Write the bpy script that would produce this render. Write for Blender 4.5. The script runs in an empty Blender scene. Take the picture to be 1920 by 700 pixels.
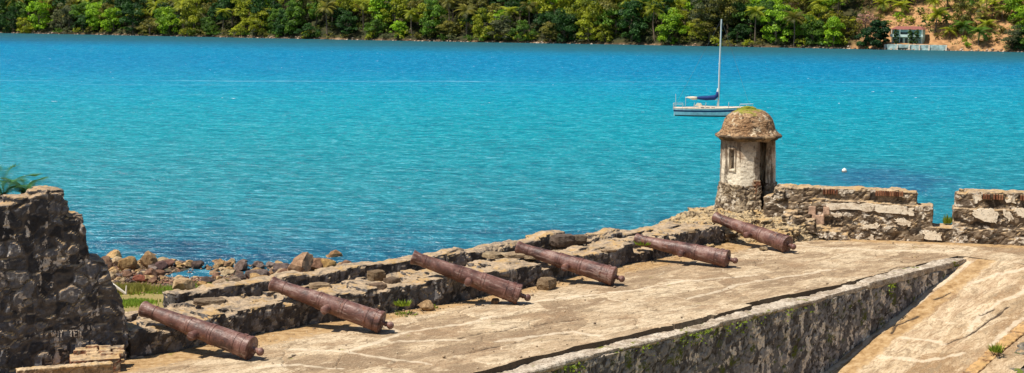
import bpy, bmesh, math, random
import numpy as np
from mathutils import Vector, Matrix, Euler
random.seed(11); RNG = np.random.default_rng(11)
SC = bpy.context.scene; COL = SC.collection
# ------------------------------------------------------------------ camera
F, CX, CY, YH, CAM_H = 3000., 960., 350., -30., 8.4
TH = math.atan((CY-YH)/F); CT, ST = math.cos(TH), math.sin(TH)
WZ = -7.6                                            # water level, terrace is z = 0
def ray(px, py):
    a = (px-CX)/F; b = -(py-CY)/F
    return np.array((a, CT+b*ST, -ST+b*CT))
def at(px, py, z):
    r = ray(px, py); t = (z-CAM_H)/r[2]
    return (r[0]*t, r[1]*t, z)
def proj(x, y, z):
    z -= CAM_H; d = y*CT-z*ST; u = y*ST+z*CT
    return (CX+F*x/d, CY-F*u/d)
cam = bpy.data.cameras.new('camera'); co = bpy.data.objects.new('camera', cam); COL.objects.link(co)
cam.sensor_width = 36; cam.lens = 36*F/1920; cam.clip_start = .5; cam.clip_end = 5000
co.location = (0, 0, CAM_H); co.rotation_euler = (math.pi/2-TH, 0, 0); SC.camera = co
# ------------------------------------------------------------------ light
EL = 64; SX, SY = -0.84, -0.42
w = bpy.data.worlds.new('World'); SC.world = w; w.use_nodes = True
nt = w.node_tree; sky = nt.nodes.new('ShaderNodeTexSky'); sky.sky_type = 'NISHITA'; sky.sun_disc = False
sky.sun_elevation = math.radians(EL); sky.sun_rotation = math.atan2(SX, SY) % (2*math.pi)
sky.air_density = 1.0; sky.dust_density = .4; sky.ozone_density = 1.5
nt.links.new(sky.outputs[0], nt.nodes['Background'].inputs[0]); nt.nodes['Background'].inputs[1].default_value = .075
sun = bpy.data.lights.new('sun', 'SUN'); sun.energy = 4.6; sun.angle = math.radians(.5); sun.color = (1, .95, .86)
so = bpy.data.objects.new('sun', sun); COL.objects.link(so)
hl = math.hypot(SX, SY); ce = math.cos(math.radians(EL))
sd = Vector((SX/hl*ce, SY/hl*ce, math.sin(math.radians(EL))))
so.rotation_euler = sd.to_track_quat('Z', 'Y').to_euler(); so.location = sd*60
SC.view_settings.view_transform = 'Standard'; SC.view_settings.look = 'None'
SC.view_settings.exposure = .5; SC.view_settings.gamma = 1
# ------------------------------------------------------------------ numpy noise
def _h(ix, iy, iz, seed=0):
    h = (ix.astype(np.int64)*374761393 + iy.astype(np.int64)*668265263 + iz.astype(np.int64)*2147483647 + seed*974711) & 0xffffffff
    h = ((h ^ (h >> 13))*1274126177) & 0xffffffff
    h = ((h ^ (h >> 15))*2246822519) & 0xffffffff
    return ((h ^ (h >> 16)) & 0xffffff)/float(0xffffff)
def vnoise(P, seed=0):
    P = np.asarray(P, float); i = np.floor(P); f = P-i; f = f*f*(3-2*f); i = i.astype(np.int64)
    r = 0
    for dx in (0, 1):
        for dy in (0, 1):
            for dz in (0, 1):
                wgt = (f[:, 0] if dx else 1-f[:, 0])*(f[:, 1] if dy else 1-f[:, 1])*(f[:, 2] if dz else 1-f[:, 2])
                r = r+wgt*_h(i[:, 0]+dx, i[:, 1]+dy, i[:, 2]+dz, seed)
    return r*2-1
def fbm(P, oct=4, seed=0):
    r = 0; a = 1; s = 0; P = np.asarray(P, float)
    for k in range(oct):
        r = r+a*vnoise(P, seed+k); s += a; a *= .5; P = P*2.03+7.1
    return r/s
def voro(P, seed=0):
    P = np.asarray(P, float); i = np.floor(P).astype(np.int64)
    f1 = np.full(len(P), 9.); f2 = np.full(len(P), 9.); cid = np.zeros(len(P))
    for dx in (-1, 0, 1):
        for dy in (-1, 0, 1):
            for dz in (-1, 0, 1):
                c = i+np.array((dx, dy, dz))
                q = np.stack([c[:, k]+.5+.85*(_h(c[:, 0], c[:, 1], c[:, 2], seed+k)-.5) for k in range(3)], 1)
                d = np.linalg.norm(q-P, axis=1); idv = _h(c[:, 0], c[:, 1], c[:, 2], seed+9)
                m = d < f1
                f2 = np.where(m, f1, np.minimum(f2, d)); cid = np.where(m, idv, cid); f1 = np.where(m, d, f1)
    return f1, f2, cid
def sstep(a, b, x):
    t = np.clip((x-a)/(b-a), 0, 1); return t*t*(3-2*t)
# ------------------------------------------------------------------ object helpers
def tag(o, label=None, cat=None, group=None, kind=None):
    if label: o['label'] = label
    if cat: o['category'] = cat
    if group: o['group'] = group
    if kind: o['kind'] = kind
    return o
def empty(name, loc=(0, 0, 0), rot=(0, 0, 0), label=None, cat=None, group=None):
    o = bpy.data.objects.new(name, None); COL.objects.link(o); o.empty_display_size = .2
    o.location = loc; o.rotation_euler = rot
    return tag(o, label, cat, group)
def link(name, me, mat=None, parent=None, loc=None, smooth=False):
    o = bpy.data.objects.new(name, me); COL.objects.link(o)
    if mat and not me.materials: me.materials.append(mat)
    if parent: o.parent = parent
    if loc is not None: o.location = loc
    if smooth: me.polygons.foreach_set('use_smooth', np.ones(len(me.polygons), bool))
    return o
def bm_me(bm, name='mesh'):
    me = bpy.data.meshes.new(name); bmesh.ops.recalc_face_normals(bm, faces=bm.faces[:]); bm.to_mesh(me); bm.free(); return me
def np_me(V, Fc, name='mesh'):
    me = bpy.data.meshes.new(name); V = np.asarray(V, float); Fc = np.asarray(Fc, int); n = Fc.shape[1]
    me.vertices.add(len(V)); me.vertices.foreach_set('co', V.ravel())
    me.loops.add(Fc.size); me.loops.foreach_set('vertex_index', Fc.ravel())
    me.polygons.add(len(Fc)); me.polygons.foreach_set('loop_start', np.arange(len(Fc))*n)
    me.update(calc_edges=True); me.validate(); return me
def grid_me(X, Y, Z, keep=None):
    n, m = X.shape; V = np.stack([X, Y, Z], -1).reshape(-1, 3)
    idx = np.arange(n*m).reshape(n, m)
    q = np.stack([idx[:-1, :-1], idx[1:, :-1], idx[1:, 1:], idx[:-1, 1:]], -1).reshape(-1, 4)
    if keep is not None: q = q[keep[:-1, :-1].reshape(-1)]
    a = V[q[0]]; nz = np.cross(a[1]-a[0], a[2]-a[0])[2]
    if nz < 0: q = q[:, ::-1]
    return np_me(V, q)
def attr(me, name, vals):
    a = me.attributes.new(name, 'FLOAT', 'POINT'); a.data.foreach_set('value', np.asarray(vals, np.float32))
def box(bm, c, d, rz=0, M=None):
    m = Matrix.Translation(c) @ Matrix.Rotation(rz, 4, 'Z') @ Matrix.Diagonal((*d, 1))
    if M: m = M @ m
    return bmesh.ops.create_cube(bm, size=1, matrix=m)['verts']
def prism(bm, pts, dirv):
    a = [bm.verts.new(p) for p in pts]; b = [bm.verts.new(Vector(p)+Vector(dirv)) for p in pts]; n = len(pts)
    bm.faces.new(a[::-1]); bm.faces.new(b)
    for i in range(n): bm.faces.new((a[i], a[(i+1) % n], b[(i+1) % n], b[i]))
def hexa(bm, p):          # eight corners: bottom ring 0-3, top ring 4-7
    v = [bm.verts.new(q) for q in p]
    for f in ((3, 2, 1, 0), (4, 5, 6, 7), (0, 1, 5, 4), (1, 2, 6, 5), (2, 3, 7, 6), (3, 0, 4, 7)): bm.faces.new([v[i] for i in f])
def lathe(bm, prof, seg=24, M=None, a0=0, a1=2*math.pi):
    rings = []
    full = abs(a1-a0-2*math.pi) < 1e-6; k = seg if full else seg+1
    for r, z in prof:
        if r < 1e-5:
            v = bm.verts.new((0, 0, z)); rings.append([v]*k); continue
        rings.append([bm.verts.new((r*math.cos(a0+(a1-a0)*i/seg), r*math.sin(a0+(a1-a0)*i/seg), z)) for i in range(k)])
    for A, B in zip(rings, rings[1:]):
        for i in range(seg):
            j = (i+1) % k
            q = []
            for v in (A[i], A[j], B[j], B[i]):
                if v not in q: q.append(v)
            if len(q) > 2: bm.faces.new(q)
    if M: 
        vs = {v for R_ in rings for v in R_}; bmesh.ops.transform(bm, matrix=M, verts=list(vs))
def tube(bm, pts, rad, seg=8):
    rings = []; n = len(pts); rad = rad if hasattr(rad, '__len__') else [rad]*n
    for i, p in enumerate(pts):
        d = Vector(pts[min(i+1, n-1)])-Vector(pts[max(i-1, 0)]); d.normalize()
        x = d.orthogonal().normalized() if i == 0 else (px_-d*px_.dot(d)).normalized(); px_ = x; y = d.cross(x)
        rings.append([bm.verts.new(Vector(p)+rad[i]*(math.cos(2*math.pi*k/seg)*x+math.sin(2*math.pi*k/seg)*y)) for k in range(seg)])
    for A, B in zip(rings, rings[1:]):
        for k in range(seg): bm.faces.new((A[k], A[(k+1) % seg], B[(k+1) % seg], B[k]))
    bm.faces.new(rings[0][::-1]); bm.faces.new(rings[-1])
def voxel(bm, size):
    me = bm_me(bm); o = bpy.data.objects.new('tmp', me); COL.objects.link(o)
    md = o.modifiers.new('r', 'REMESH'); md.mode = 'VOXEL'; md.voxel_size = size; md.use_smooth_shade = False
    dg = bpy.context.evaluated_depsgraph_get()
    out = bpy.data.meshes.new_from_object(o.evaluated_get(dg)); bpy.data.objects.remove(o); bpy.data.meshes.remove(me)
    return out
def coords(me):
    P = np.zeros(len(me.vertices)*3); me.vertices.foreach_get('co', P); return P.reshape(-1, 3)
def normals(me):
    P = np.zeros(len(me.vertices)*3); me.vertices.foreach_get('normal', P); return P.reshape(-1, 3)
def roughen(me, stone=.3, depth=.05, rough=.03, rs=2., seed=0, squash=(1, 1, 1.25), warp=.42, lump=0, ls=.8, topscale=1):
    """rubble masonry: bulging stones and sunk joints in the surface itself"""
    P = coords(me); N = normals(me)
    Wp = P+warp*stone*np.stack([fbm(P*2.2/stone*.5, 2, seed+k) for k in (1, 2, 3)], 1)
    f1, f2, cid = voro(Wp/stone*np.array(squash), seed)
    g1, g2, gid = voro(Wp/stone*1.9*np.array(squash)+5, seed+3)
    sm = fbm(P*1.1, 3, seed+40) > .08
    e = np.where(sm, (g2-g1)*.6, f2-f1); cid = np.where(sm, gid, cid)
    vert = 1-topscale*sstep(.5, .85, N[:, 2])
    d = (sstep(.0, .22, e)*(.4+1.2*cid)-.75)*depth*np.clip(vert, .0, 1)+fbm(P*rs, 4, seed+20)*rough
    d = d+fbm(P*rs*4, 2, seed+25)*rough*.5
    if lump: d = d+lump*fbm(P*ls, 2, seed+31)
    D = N*d[:, None]
    me.vertices.foreach_set('co', (P+D).ravel()); me.update()
    attr(me, 'cell', cid); attr(me, 'edge', e)
    return me
# ------------------------------------------------------------------ node helpers
class T:
    def __init__(s, name):
        s.m = bpy.data.materials.new(name); s.m.use_nodes = True; s.t = s.m.node_tree; s.b = s.t.nodes['Principled BSDF']
    def n(s, typ, ins=None, **props):
        nd = s.t.nodes.new(typ)
        for k, v in props.items(): setattr(nd, k, v)
        for k, v in (ins or {}).items(): s.set(nd.inputs[k], v)
        return nd
    def set(s, sock, v):
        if isinstance(v, bpy.types.NodeSocket): s.t.links.new(v, sock)
        elif isinstance(v, (tuple, list)) and len(v) == 3 and sock.type == 'RGBA': sock.default_value = (*v, 1)
        else: sock.default_value = v
    def mix(s, f, a, b, blend='MIX'):
        nd = s.n('ShaderNodeMix', data_type='RGBA', blend_type=blend); s.set(nd.inputs[0], f); s.set(nd.inputs[6], a); s.set(nd.inputs[7], b); return nd.outputs[2]
    def math(s, op, a, b=0., clamp=False):
        nd = s.n('ShaderNodeMath', operation=op, use_clamp=clamp); s.set(nd.inputs[0], a); s.set(nd.inputs[1], b); return nd.outputs[0]
    def mr(s, v, a, b, c=0., d=1.):
        return s.n('ShaderNodeMapRange', {0: v, 1: a, 2: b, 3: c, 4: d}, interpolation_type='SMOOTHSTEP').outputs[0]
    def ramp(s, f, stops):
        nd = s.n('ShaderNodeValToRGB', {0: f}); cr = nd.color_ramp
        while len(cr.elements) < len(stops): cr.elements.new(.5)
        for e, (p, c) in zip(cr.elements, stops): e.position = p; e.color = (*c, 1)
        return nd.outputs[0]
    def obj(s): return s.n('ShaderNodeTexCoord').outputs['Object']
    def pos(s): return s.n('ShaderNodeNewGeometry').outputs['Position']
    def sc(s, v, k): return s.n('ShaderNodeMapping', {0: v, 3: k}).outputs[0]
    def noise(s, v, scale, detail=4., rough=.55, dist=0.): return s.n('ShaderNodeTexNoise', {'Vector': v, 'Scale': scale, 'Detail': detail, 'Roughness': rough, 'Distortion': dist}).outputs[0]
    def vor(s, v, scale, feature='F1', out=0): return s.n('ShaderNodeTexVoronoi', {'Vector': v, 'Scale': scale}, feature=feature).outputs[out]
    def att(s, name): return s.n('ShaderNodeAttribute', attribute_name=name).outputs['Fac']
    def nz(s): return s.n('ShaderNodeSeparateXYZ', {0: s.n('ShaderNodeNewGeometry').outputs['True Normal']}).outputs[2]
    def bump(s, h, strength=.5, dist=.02): return s.n('ShaderNodeBump', {'Height': h, 'Strength': strength, 'Distance': dist}).outputs[0]
    def out(s, col, rough=.9, bump=None, spec=.2):
        s.set(s.b.inputs['Base Color'], col); s.set(s.b.inputs['Roughness'], rough); s.set(s.b.inputs['Specular IOR Level'], spec)
        if bump is not None: s.set(s.b.inputs['Normal'], bump)
        return s.m
def flat(name, col, rough=.6, var=.15, scale=6., spec=.3):
    t = T(name); o = t.obj(); n = t.noise(o, scale, 5)
    c = t.mix(t.mr(n, .3, .7), tuple(x*(1-var) for x in col), tuple(min(1, x*(1+var)) for x in col))
    return t.out(c, rough, t.bump(t.noise(o, scale*6, 3), .15, .01), spec)
def masonry(name, stones, mortar, plaster, plast=.55, moss=.0, top=None, pscale=(1.1, 1.1, .8), mossy=(.09, .11, .015)):
    t = T(name); o = t.obj()
    cell = t.att('cell'); e = t.att('edge')
    big = t.noise(o, .9, 5, .6); fine = t.noise(o, 14., 6, .7); mid = t.noise(o, 4.5, 5, .65, .4)
    f = t.math('ADD', t.math('MULTIPLY', cell, .8), t.math('MULTIPLY', t.math('SUBTRACT', mid, .5), .9), True)
    f = t.math('ADD', f, .08, True)
    k = len(stones)-1
    c = t.ramp(f, [(i/k, s) for i, s in enumerate(stones)])
    c = t.mix(t.mr(t.math('ADD', e, t.math('MULTIPLY', t.math('SUBTRACT', fine, .5), .12)), .12, .0), c, mortar)
    st = t.noise(t.sc(o, pscale), 2.1, 5, .6, .3)
    pl = t.math('ADD', st, t.math('MULTIPLY', t.math('SUBTRACT', mid, .5), .5))
    c = t.mix(t.mr(pl, plast, plast+.045), c, t.mix(t.mr(fine, .3, .7), tuple(x*.72 for x in plaster), plaster))
    stain = t.noise(t.sc(o, (3, 3, 1.1)), 1.6, 6, .7)
    c = t.mix(t.mr(stain, .55, .7, 0, .6), c, (.03, .025, .021), 'MIX')
    if moss: c = t.mix(t.math('MULTIPLY', t.mr(t.noise(o, 2.3, 5, .65), 1-moss, 1-moss+.08), t.mr(fine, .35, .55)), c, mossy)
    c = t.mix(t.mr(fine, .25, .75, .0, 1.), t.mix(1., c, (.55, .52, .5), 'MULTIPLY'), c)
    if top:
        c2 = t.ramp(t.math('ADD', t.math('MULTIPLY', mid, .6), t.math('MULTIPLY', fine, .4)), [(.32, tuple(x*.3 for x in top)), (.5, tuple(x*.85 for x in top)), (.68, tuple(min(1, x*1.3) for x in top))])
        sl = t.noise(o, 1.9, 6, .7, .5); c2 = t.mix(t.mr(sl, .5, .6, 0, .75), c2, (.40, .25, .10)); c2 = t.mix(t.mr(sl, .45, .36, 0, .75), c2, (.12, .10, .085))
        if moss: c2 = t.mix(t.mr(t.noise(o, 1.7, 4, .6), 1-moss*.95, 1-moss*.95+.05), c2, (.12, .14, .02))
        c = t.mix(t.mr(t.math('ADD', t.nz(), t.math('MULTIPLY', t.math('SUBTRACT', mid, .5), .5)), .35, .62), c, c2)
    h = t.math('ADD', t.math('MULTIPLY', mid, .6), t.math('MULTIPLY', fine, .5))
    return t.out(c, .92, t.bump(h, .6, .035), .15)
DARK = [(.032, .029, .028), (.07, .065, .063), (.13, .118, .108), (.21, .195, .188), (.3, .255, .205)]
WARM = [(.05, .035, .022), (.14, .10, .065), (.28, .21, .13), (.42, .33, .21), (.36, .30, .24)]
M_RUIN = masonry('black_rubble', [(.028, .027, .028), (.055, .053, .055), (.095, .092, .096), (.15, .148, .158), (.24, .215, .19)], (.125, .105, .088), (.66, .58, .49), .59, .3, (.38, .27, .17), (1.6, 1.6, .55))
M_BREAST = masonry('breastwork_stone', DARK, (.085, .07, .058), (.42, .38, .34), .63, .3, (.40, .295, .19), (1.4, 1.4, .8))
M_RET = masonry('retaining_stone', [(.08, .073, .068), (.145, .135, .13), (.23, .22, .21), (.32, .305, .295), (.42, .37, .3)], (.06, .05, .038), (.86, .76, .62), .552, .44, (.45, .36, .26), (1.35, 1.35, .7))
M_BACK = masonry('back_wall_stone', [(.03, .024, .018), (.10, .075, .052), (.19, .14, .095), (.30, .22, .14), (.38, .30, .21)], (.18, .13, .08), (.86, .75, .59), .552, .22, (.45, .32, .19), (.8, .8, 1.6))
M_RUBBLE = masonry('tan_rubble', WARM, (.10, .07, .035), (.6, .5, .35), .68, .12, (.46, .34, .19), (1, 1, 1))
M_TOWER = masonry('sentry_rubble', [(.035, .026, .02), (.13, .095, .065), (.30, .23, .15), (.46, .37, .25), (.5, .42, .3)], (.34, .25, .15), (.66, .56, .42), .57, .1, None, (1, 1, 1))
def plaster_mat():
    t = T('aged_plaster'); o = t.obj(); n1 = t.noise(o, 1.5, 6, .65, .5); st = t.noise(t.sc(o, (4, 4, .5)), 1.5, 5, .6); fine = t.noise(o, 18, 5, .7)
    c = t.ramp(n1, [(.3, (.26, .17, .11)), (.42, (.5, .37, .25)), (.5, (.82, .7, .53)), (.62, (.86, .75, .58)), (.74, (.5, .38, .26))])
    c = t.mix(t.mr(st, .47, .6, 0, .85), c, (.09, .06, .04))
    zz = t.n('ShaderNodeSeparateXYZ', {0: o}).outputs[2]; c = t.mix(t.mr(t.math('ADD', zz, t.math('MULTIPLY', t.math('SUBTRACT', n1, .5), 2.2)), 2.5, 3.1, 0, .8), c, (.16, .105, .065))
    c = t.mix(t.mr(t.noise(o, 3.2, 5, .7), .58, .64), c, (.12, .085, .06))
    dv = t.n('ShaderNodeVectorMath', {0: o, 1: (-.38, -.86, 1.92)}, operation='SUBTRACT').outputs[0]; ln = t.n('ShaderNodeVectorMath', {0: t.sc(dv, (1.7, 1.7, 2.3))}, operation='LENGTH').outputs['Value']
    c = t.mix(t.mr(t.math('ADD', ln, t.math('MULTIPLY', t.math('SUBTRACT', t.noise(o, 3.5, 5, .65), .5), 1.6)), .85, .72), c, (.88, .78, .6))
    c = t.mix(t.mr(fine, .3, .7), t.mix(1., c, (.7, .68, .66), 'MULTIPLY'), c)
    return t.out(c, .9, t.bump(t.math('ADD', n1, fine), .5, .03), .15)
M_PLAST = plaster_mat()
def dome_mat():
    t = T('dome_brick'); o = t.obj(); n1 = t.noise(o, 2.2, 6, .68, .5); fine = t.noise(o, 13, 6, .72)
    z = t.n('ShaderNodeSeparateXYZ', {0: o}).outputs[2]
    co_ = t.noise(t.sc(o, (2.5, 2.5, 14)), 1.6, 4, .6, .3)
    c = t.ramp(t.math('ADD', t.math('MULTIPLY', n1, .55), t.math('MULTIPLY', co_, .45)), [(.34, (.12, .06, .028)), (.45, (.30, .17, .085)), (.56, (.46, .30, .165)), (.68, (.36, .15, .08))])
    bl = t.noise(o, 4.2, 7, .8, .4); c = t.mix(t.mr(bl, .5, .58, 0, .85), c, (.07, .042, .028)); c = t.mix(t.mr(fine, .5, .62, 0, .7), c, (.055, .036, .026))
    c = t.mix(t.mr(t.noise(o, 3.4, 6, .75), .57, .62), c, (.62, .5, .34))
    g = t.math('ADD', z, t.math('MULTIPLY', t.math('SUBTRACT', n1, .5), .9))
    c = t.mix(t.mr(g, .73, .88, 0, .9), c, t.mix(fine, (.16, .14, .02), (.3, .34, .03)))
    return t.out(c, .95, t.bump(t.math('ADD', co_, fine), .9, .05), .1)
M_DOME = dome_mat()
M_BRICK = masonry('weathered_brick', [(.09, .035, .02), (.22, .085, .045), (.36, .16, .085), (.42, .25, .14)], (.3, .22, .14), (.5, .38, .25), .66, .0, (.5, .35, .2))
def rust_mat():
    t = T('rusted_iron'); oi = t.n('ShaderNodeObjectInfo'); o = t.n('ShaderNodeVectorMath', {0: t.obj(), 1: t.n('ShaderNodeVectorMath', {0: oi.outputs['Location'], 1: (3.1, 2.3, 1.7)}, operation='MULTIPLY').outputs[0]}, operation='ADD').outputs[0]; n1 = t.noise(o, 2.6, 6, .7, .6); fine = t.noise(o, 22, 6, .7)
    st = t.noise(t.sc(o, (6, 6, 1.2)), 2.4, 5, .65)
    c = t.ramp(n1, [(.32, (.03, .012, .009)), (.44, (.10, .042, .03)), (.55, (.165, .072, .052)), (.66, (.27, .16, .125))])
    c = t.mix(t.mr(st, .55, .63, 0, .75), c, (.30, .2, .16))
    c = t.mix(t.mr(fine, .54, .68, 0, .5), c, (.035, .015, .012))
    c = t.mix(t.mr(t.noise(o, 5, 4, .6), .6, .7, 0, .6), c, (.20, .07, .03))
    return t.out(c, t.mr(fine, .3, .7, .36, .66), t.bump(t.math('ADD', n1, fine), .5, .02), .45)
M_RUST = rust_mat()
def paving(name, pale, mid, dark):
    t = T(name); o = t.obj()
    n1 = t.noise(t.sc(o, (.55, 1.3, 1)), .8, 5, .6, .4); n2 = t.noise(o, 4.5, 5, .65); fine = t.noise(o, 17, 5, .75)
    mo = t.att('mortar'); cr = t.att('crack'); sa = t.att('sand'); cell = t.att('cell')
    f = t.math('ADD', t.math('MULTIPLY', n1, .75), t.math('MULTIPLY', n2, .25)); f = t.math('ADD', f, t.math('MULTIPLY', t.math('SUBTRACT', cell, .5), .30))
    c = t.ramp(f, [(.34, dark), (.46, mid), (.58, pale), (.7, mid)])
    bl = t.noise(t.sc(o, (.8, 1.5, 1)), 1.9, 7, .78, .6)
    c = t.mix(t.mr(bl, .5, .6, 0, .75), c, tuple(x*.55 for x in mid)); hb = t.noise(t.sc(o, (.5, 1.1, 1)), 1.1, 6, .7, .5); c = t.mix(t.mr(hb, .52, .62, 0, .55), c, (.30, .185, .10))
    c = t.mix(t.mr(bl, .46, .36, 0, .6), c, tuple(min(1, x*1.12) for x in pale))
    sk = t.noise(t.sc(o, (1.3, 5, 1)), 2.2, 5, .7, .3)
    c = t.mix(t.mr(sk, .5, .62, 0, .6), c, tuple(x*.8 for x in dark))
    c = t.mix(t.mr(fine, .5, .64, 0, .62), c, tuple(x*.5 for x in dark))
    c = t.mix(t.mr(t.noise(o, 30, 3, .7), .55, .7, 0, .45), c, tuple(min(1, x*1.3) for x in pale))
    c = t.mix(t.mr(t.math('ADD', mo, t.math('MULTIPLY', t.math('SUBTRACT', n2, .5), 2.2)), .45, 1.0, 0, .6), c, t.mix(n2, tuple(x*1.0 for x in pale), (.66, .56, .42)))
    sc_ = t.ramp(n2, [(.35, (.22, .125, .05)), (.52, (.38, .235, .105)), (.65, (.46, .32, .17))])
    c = t.mix(t.mr(t.math('ADD', sa, t.math('MULTIPLY', t.math('SUBTRACT', n2, .5), 1.2)), .4, .7, 0, .9), c, sc_)
    c = t.mix(t.mr(t.noise(o, 1.4, 5, .7), .66, .71, 0, .8), c, (.2, .2, .03))
    c = t.mix(t.mr(t.math('ADD', cr, t.math('MULTIPLY', t.math('SUBTRACT', n2, .5), 1.4)), .35, .95), c, (.07, .047, .03))
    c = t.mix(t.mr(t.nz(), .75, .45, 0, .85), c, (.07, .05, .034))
    return t.out(c, .93, t.bump(t.math('ADD', n2, fine), .7, .025), .12)
M_PAVE = paving('terrace_paving', (.58, .455, .30), (.42, .30, .18), (.24, .16, .093))
M_RAMP = paving('ramp_paving', (.56, .43, .28), (.45, .325, .195), (.28, .175, .09))
# ------------------------------------------------------------------ rampart frame: s along the battery, t outwards to the sea
RO = np.array((-8.65, 35.25)); RU = np.array((.697, .717)); RV = np.array((-.717, .697)); RA = math.atan2(.717, .697)
def R(s, t, z): p = RO+RU*s+RV*t; return Vector((p[0], p[1], z))
def st(x, y): a = np.array((x, y))-RO; return float(a@RU), float(a@RV)
RLOC = (RO[0], RO[1], 0)
def rbox(bm, s0, s1, t0, t1, z0, z1): box(bm, ((s0+s1)/2, (t0+t1)/2, (z0+z1)/2), (s1-s0, t1-t0, z1-z0))
def rlink(name, me, mat, parent=None):
    o = link(name, me, mat, parent)
    if parent is None: o.location = RLOC; o.rotation_euler = (0, 0, RA)
    return o
# polylines seen in the paving, turned into plan coordinates on their own plane
def plan(px, py, slope=None):
    r = ray(px, py)
    if slope is None: k = -CAM_H/r[2]
    else:
        s0, z0, g = slope            # z = z0 - g*(s0-s)
        ds = r[0]*RU[0]+r[1]*RU[1]; sb = -(RO@RU)
        k = (z0-g*(s0-sb)-CAM_H)/(r[2]-g*ds)
    return st(r[0]*k, r[1]*k)
def near_lines(S, Tt, lines, wob=.07, seed=0):
    P = np.stack([S, Tt, S*0], 1); S = S+wob*fbm(P*1.6, 3, seed); Tt = Tt+wob*fbm(P*1.6, 3, seed+5); best = np.full(len(S), 9.)
    for L in lines:
        for (a, b), (c, d) in zip(L, L[1:]):
            dx, dy = c-a, d-b; u = np.clip(((S-a)*dx+(Tt-b)*dy)/(dx*dx+dy*dy+1e-9), 0, 1)
            best = np.minimum(best, np.hypot(S-a-u*dx, Tt-b-u*dy))
    return best
def pave_attrs(me, P2, pale, cracks, seed, sand, own=1.):
    S, Tt = P2[:, 0], P2[:, 1]
    Q = np.stack([S*.55, Tt*.8, S*0+3.3], 1)
    Q = Q+.22*np.stack([fbm(Q*1.7, 3, seed+1), fbm(Q*1.7, 3, seed+2), S*0], 1); Q[:, 2] = 3.5
    f1, f2, cid = voro(Q, seed); e = f2-f1
    patch = fbm(np.stack([S*.5, Tt*.5, S*0], 1), 3, seed+7)
    dl = near_lines(S, Tt, pale, .16, seed); dc = near_lines(S, Tt, cracks, .2, seed+3)
    mort = np.maximum(sstep(.05, .0, e)*sstep(-.05, .2, patch)*.8, sstep(.2, .02, dl))
    cr = np.maximum(own*sstep(.04, .01, e)*sstep(.05, -.15, patch), sstep(.08, .02, dc))
    attr(me, 'mortar', mort); attr(me, 'crack', cr); attr(me, 'cell', cid); attr(me, 'sand', sand)
    return cid, e, cr
# ---- terrace
PALE = [[(539, 656), (646, 661), (800, 682)], [(651, 660), (708, 643), (760, 624), (865, 609), (927, 594)], [(740, 640), (868, 636)], [(480, 690), (560, 684), (640, 690)],
        [(1060, 560), (1180, 545), (1290, 528), (1420, 515)], [(1290, 560), (1420, 527), (1560, 505)], [(900, 570), (1000, 566), (1080, 555)], [(1500, 462), (1640, 470), (1800, 470)], [(930, 640), (1060, 622), (1130, 630)], [(700, 600), (740, 622)]]
CRK = [[(864, 635), (906, 625), (927, 622), (966, 613)], [(875, 661), (890, 656), (922, 650), (943, 646), (990, 637)], [(1000, 612), (1040, 604), (1090, 596)], [(1190, 585), (1240, 580)], [(1640, 512), (1690, 502), (1740, 497)], [(540, 668), (560, 664)]]
PALE = [[plan(*p) for p in L] for L in PALE]; CRK = [[plan(*p) for p in L] for L in CRK]
BW0 = np.array((9.63, 52.84)); BWD = np.array((.97, -.247)); BWD /= np.linalg.norm(BWD); BWN = np.array((BWD[1], -BWD[0]))   # normal towards camera
def edge_t(s):
    e = np.interp(s, [-9, 5.6, 8, 11, 12.66, 14.9, 15.0, 19.5, 21, 40], [-6.34, -6.34, -6.36, -6.46, -6.54, -6.48, -6.22, -6.47, -6.6, -6.6])
    P = np.stack([s, s*0, s*0], 1); return e+.13*fbm(P*1.1, 5, 5)
def make_terrace():
    s = np.arange(-9, 34, .06); t = np.concatenate([np.arange(-20, -7, .35), np.arange(-7, .6, .055)])
    S, Tt = np.meshgrid(s, t, indexing='ij'); sf, tf = S.ravel(), Tt.ravel()
    P = np.stack([sf, tf, sf*0], 1)
    z = .02*fbm(P*.35, 2, 3)+.012*fbm(P*2.2, 3, 4)
    W = RO[None]+sf[:, None]*RU+tf[:, None]*RV
    q = (W-BW0)@BWN
    low = (tf < edge_t(sf)) & (sf < 19.6)
    side = (tf < -6.45) & (sf < 25.75)
    keep = ~((tf < -6.72) & (sf < 25.6)) & (q > -.5)
    me = grid_me(S, Tt, np.zeros_like(S), keep.reshape(S.shape))
    sand = np.clip(sstep(-2.0, -.4, tf)*.85+sstep(1.3, .1, q)*.7, 0, 1)
    cid, e, cr = pave_attrs(me, P, PALE, CRK, 4, sand, .55)
    z = z+(cid-.5)*.015-.04*cr
    Eg = edge_t(s); T2 = Tt.copy(); hi_i = np.argmax(t[None, :] >= Eg[:, None], axis=1); cols_ = np.arange(len(s)); m_ = s < 19.6
    T2[cols_[m_], hi_i[m_]] = Eg[m_]; T2[cols_[m_], hi_i[m_]-1] = Eg[m_]-.012; tf = T2.ravel()
    low = np.zeros_like(Tt, bool); low[m_] = np.arange(len(t))[None, :] < hi_i[m_][:, None]; low = low.ravel()
    z = np.where(low, -.3, np.where((tf < -6.5) & (sf < 25.6), -.3, z)); z = np.where(side & ~low & (sf > 19.4), -.3, z)
    z = np.where(q < .2, np.maximum(z, -.02), z)
    me.vertices.foreach_set('co', np.stack([sf, tf, z], 1).ravel()); me.polygons.foreach_set('use_smooth', np.zeros(len(me.polygons), bool)); me.update()
    return tag(rlink('terrace', me, M_PAVE), kind='structure')
make_terrace()
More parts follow.
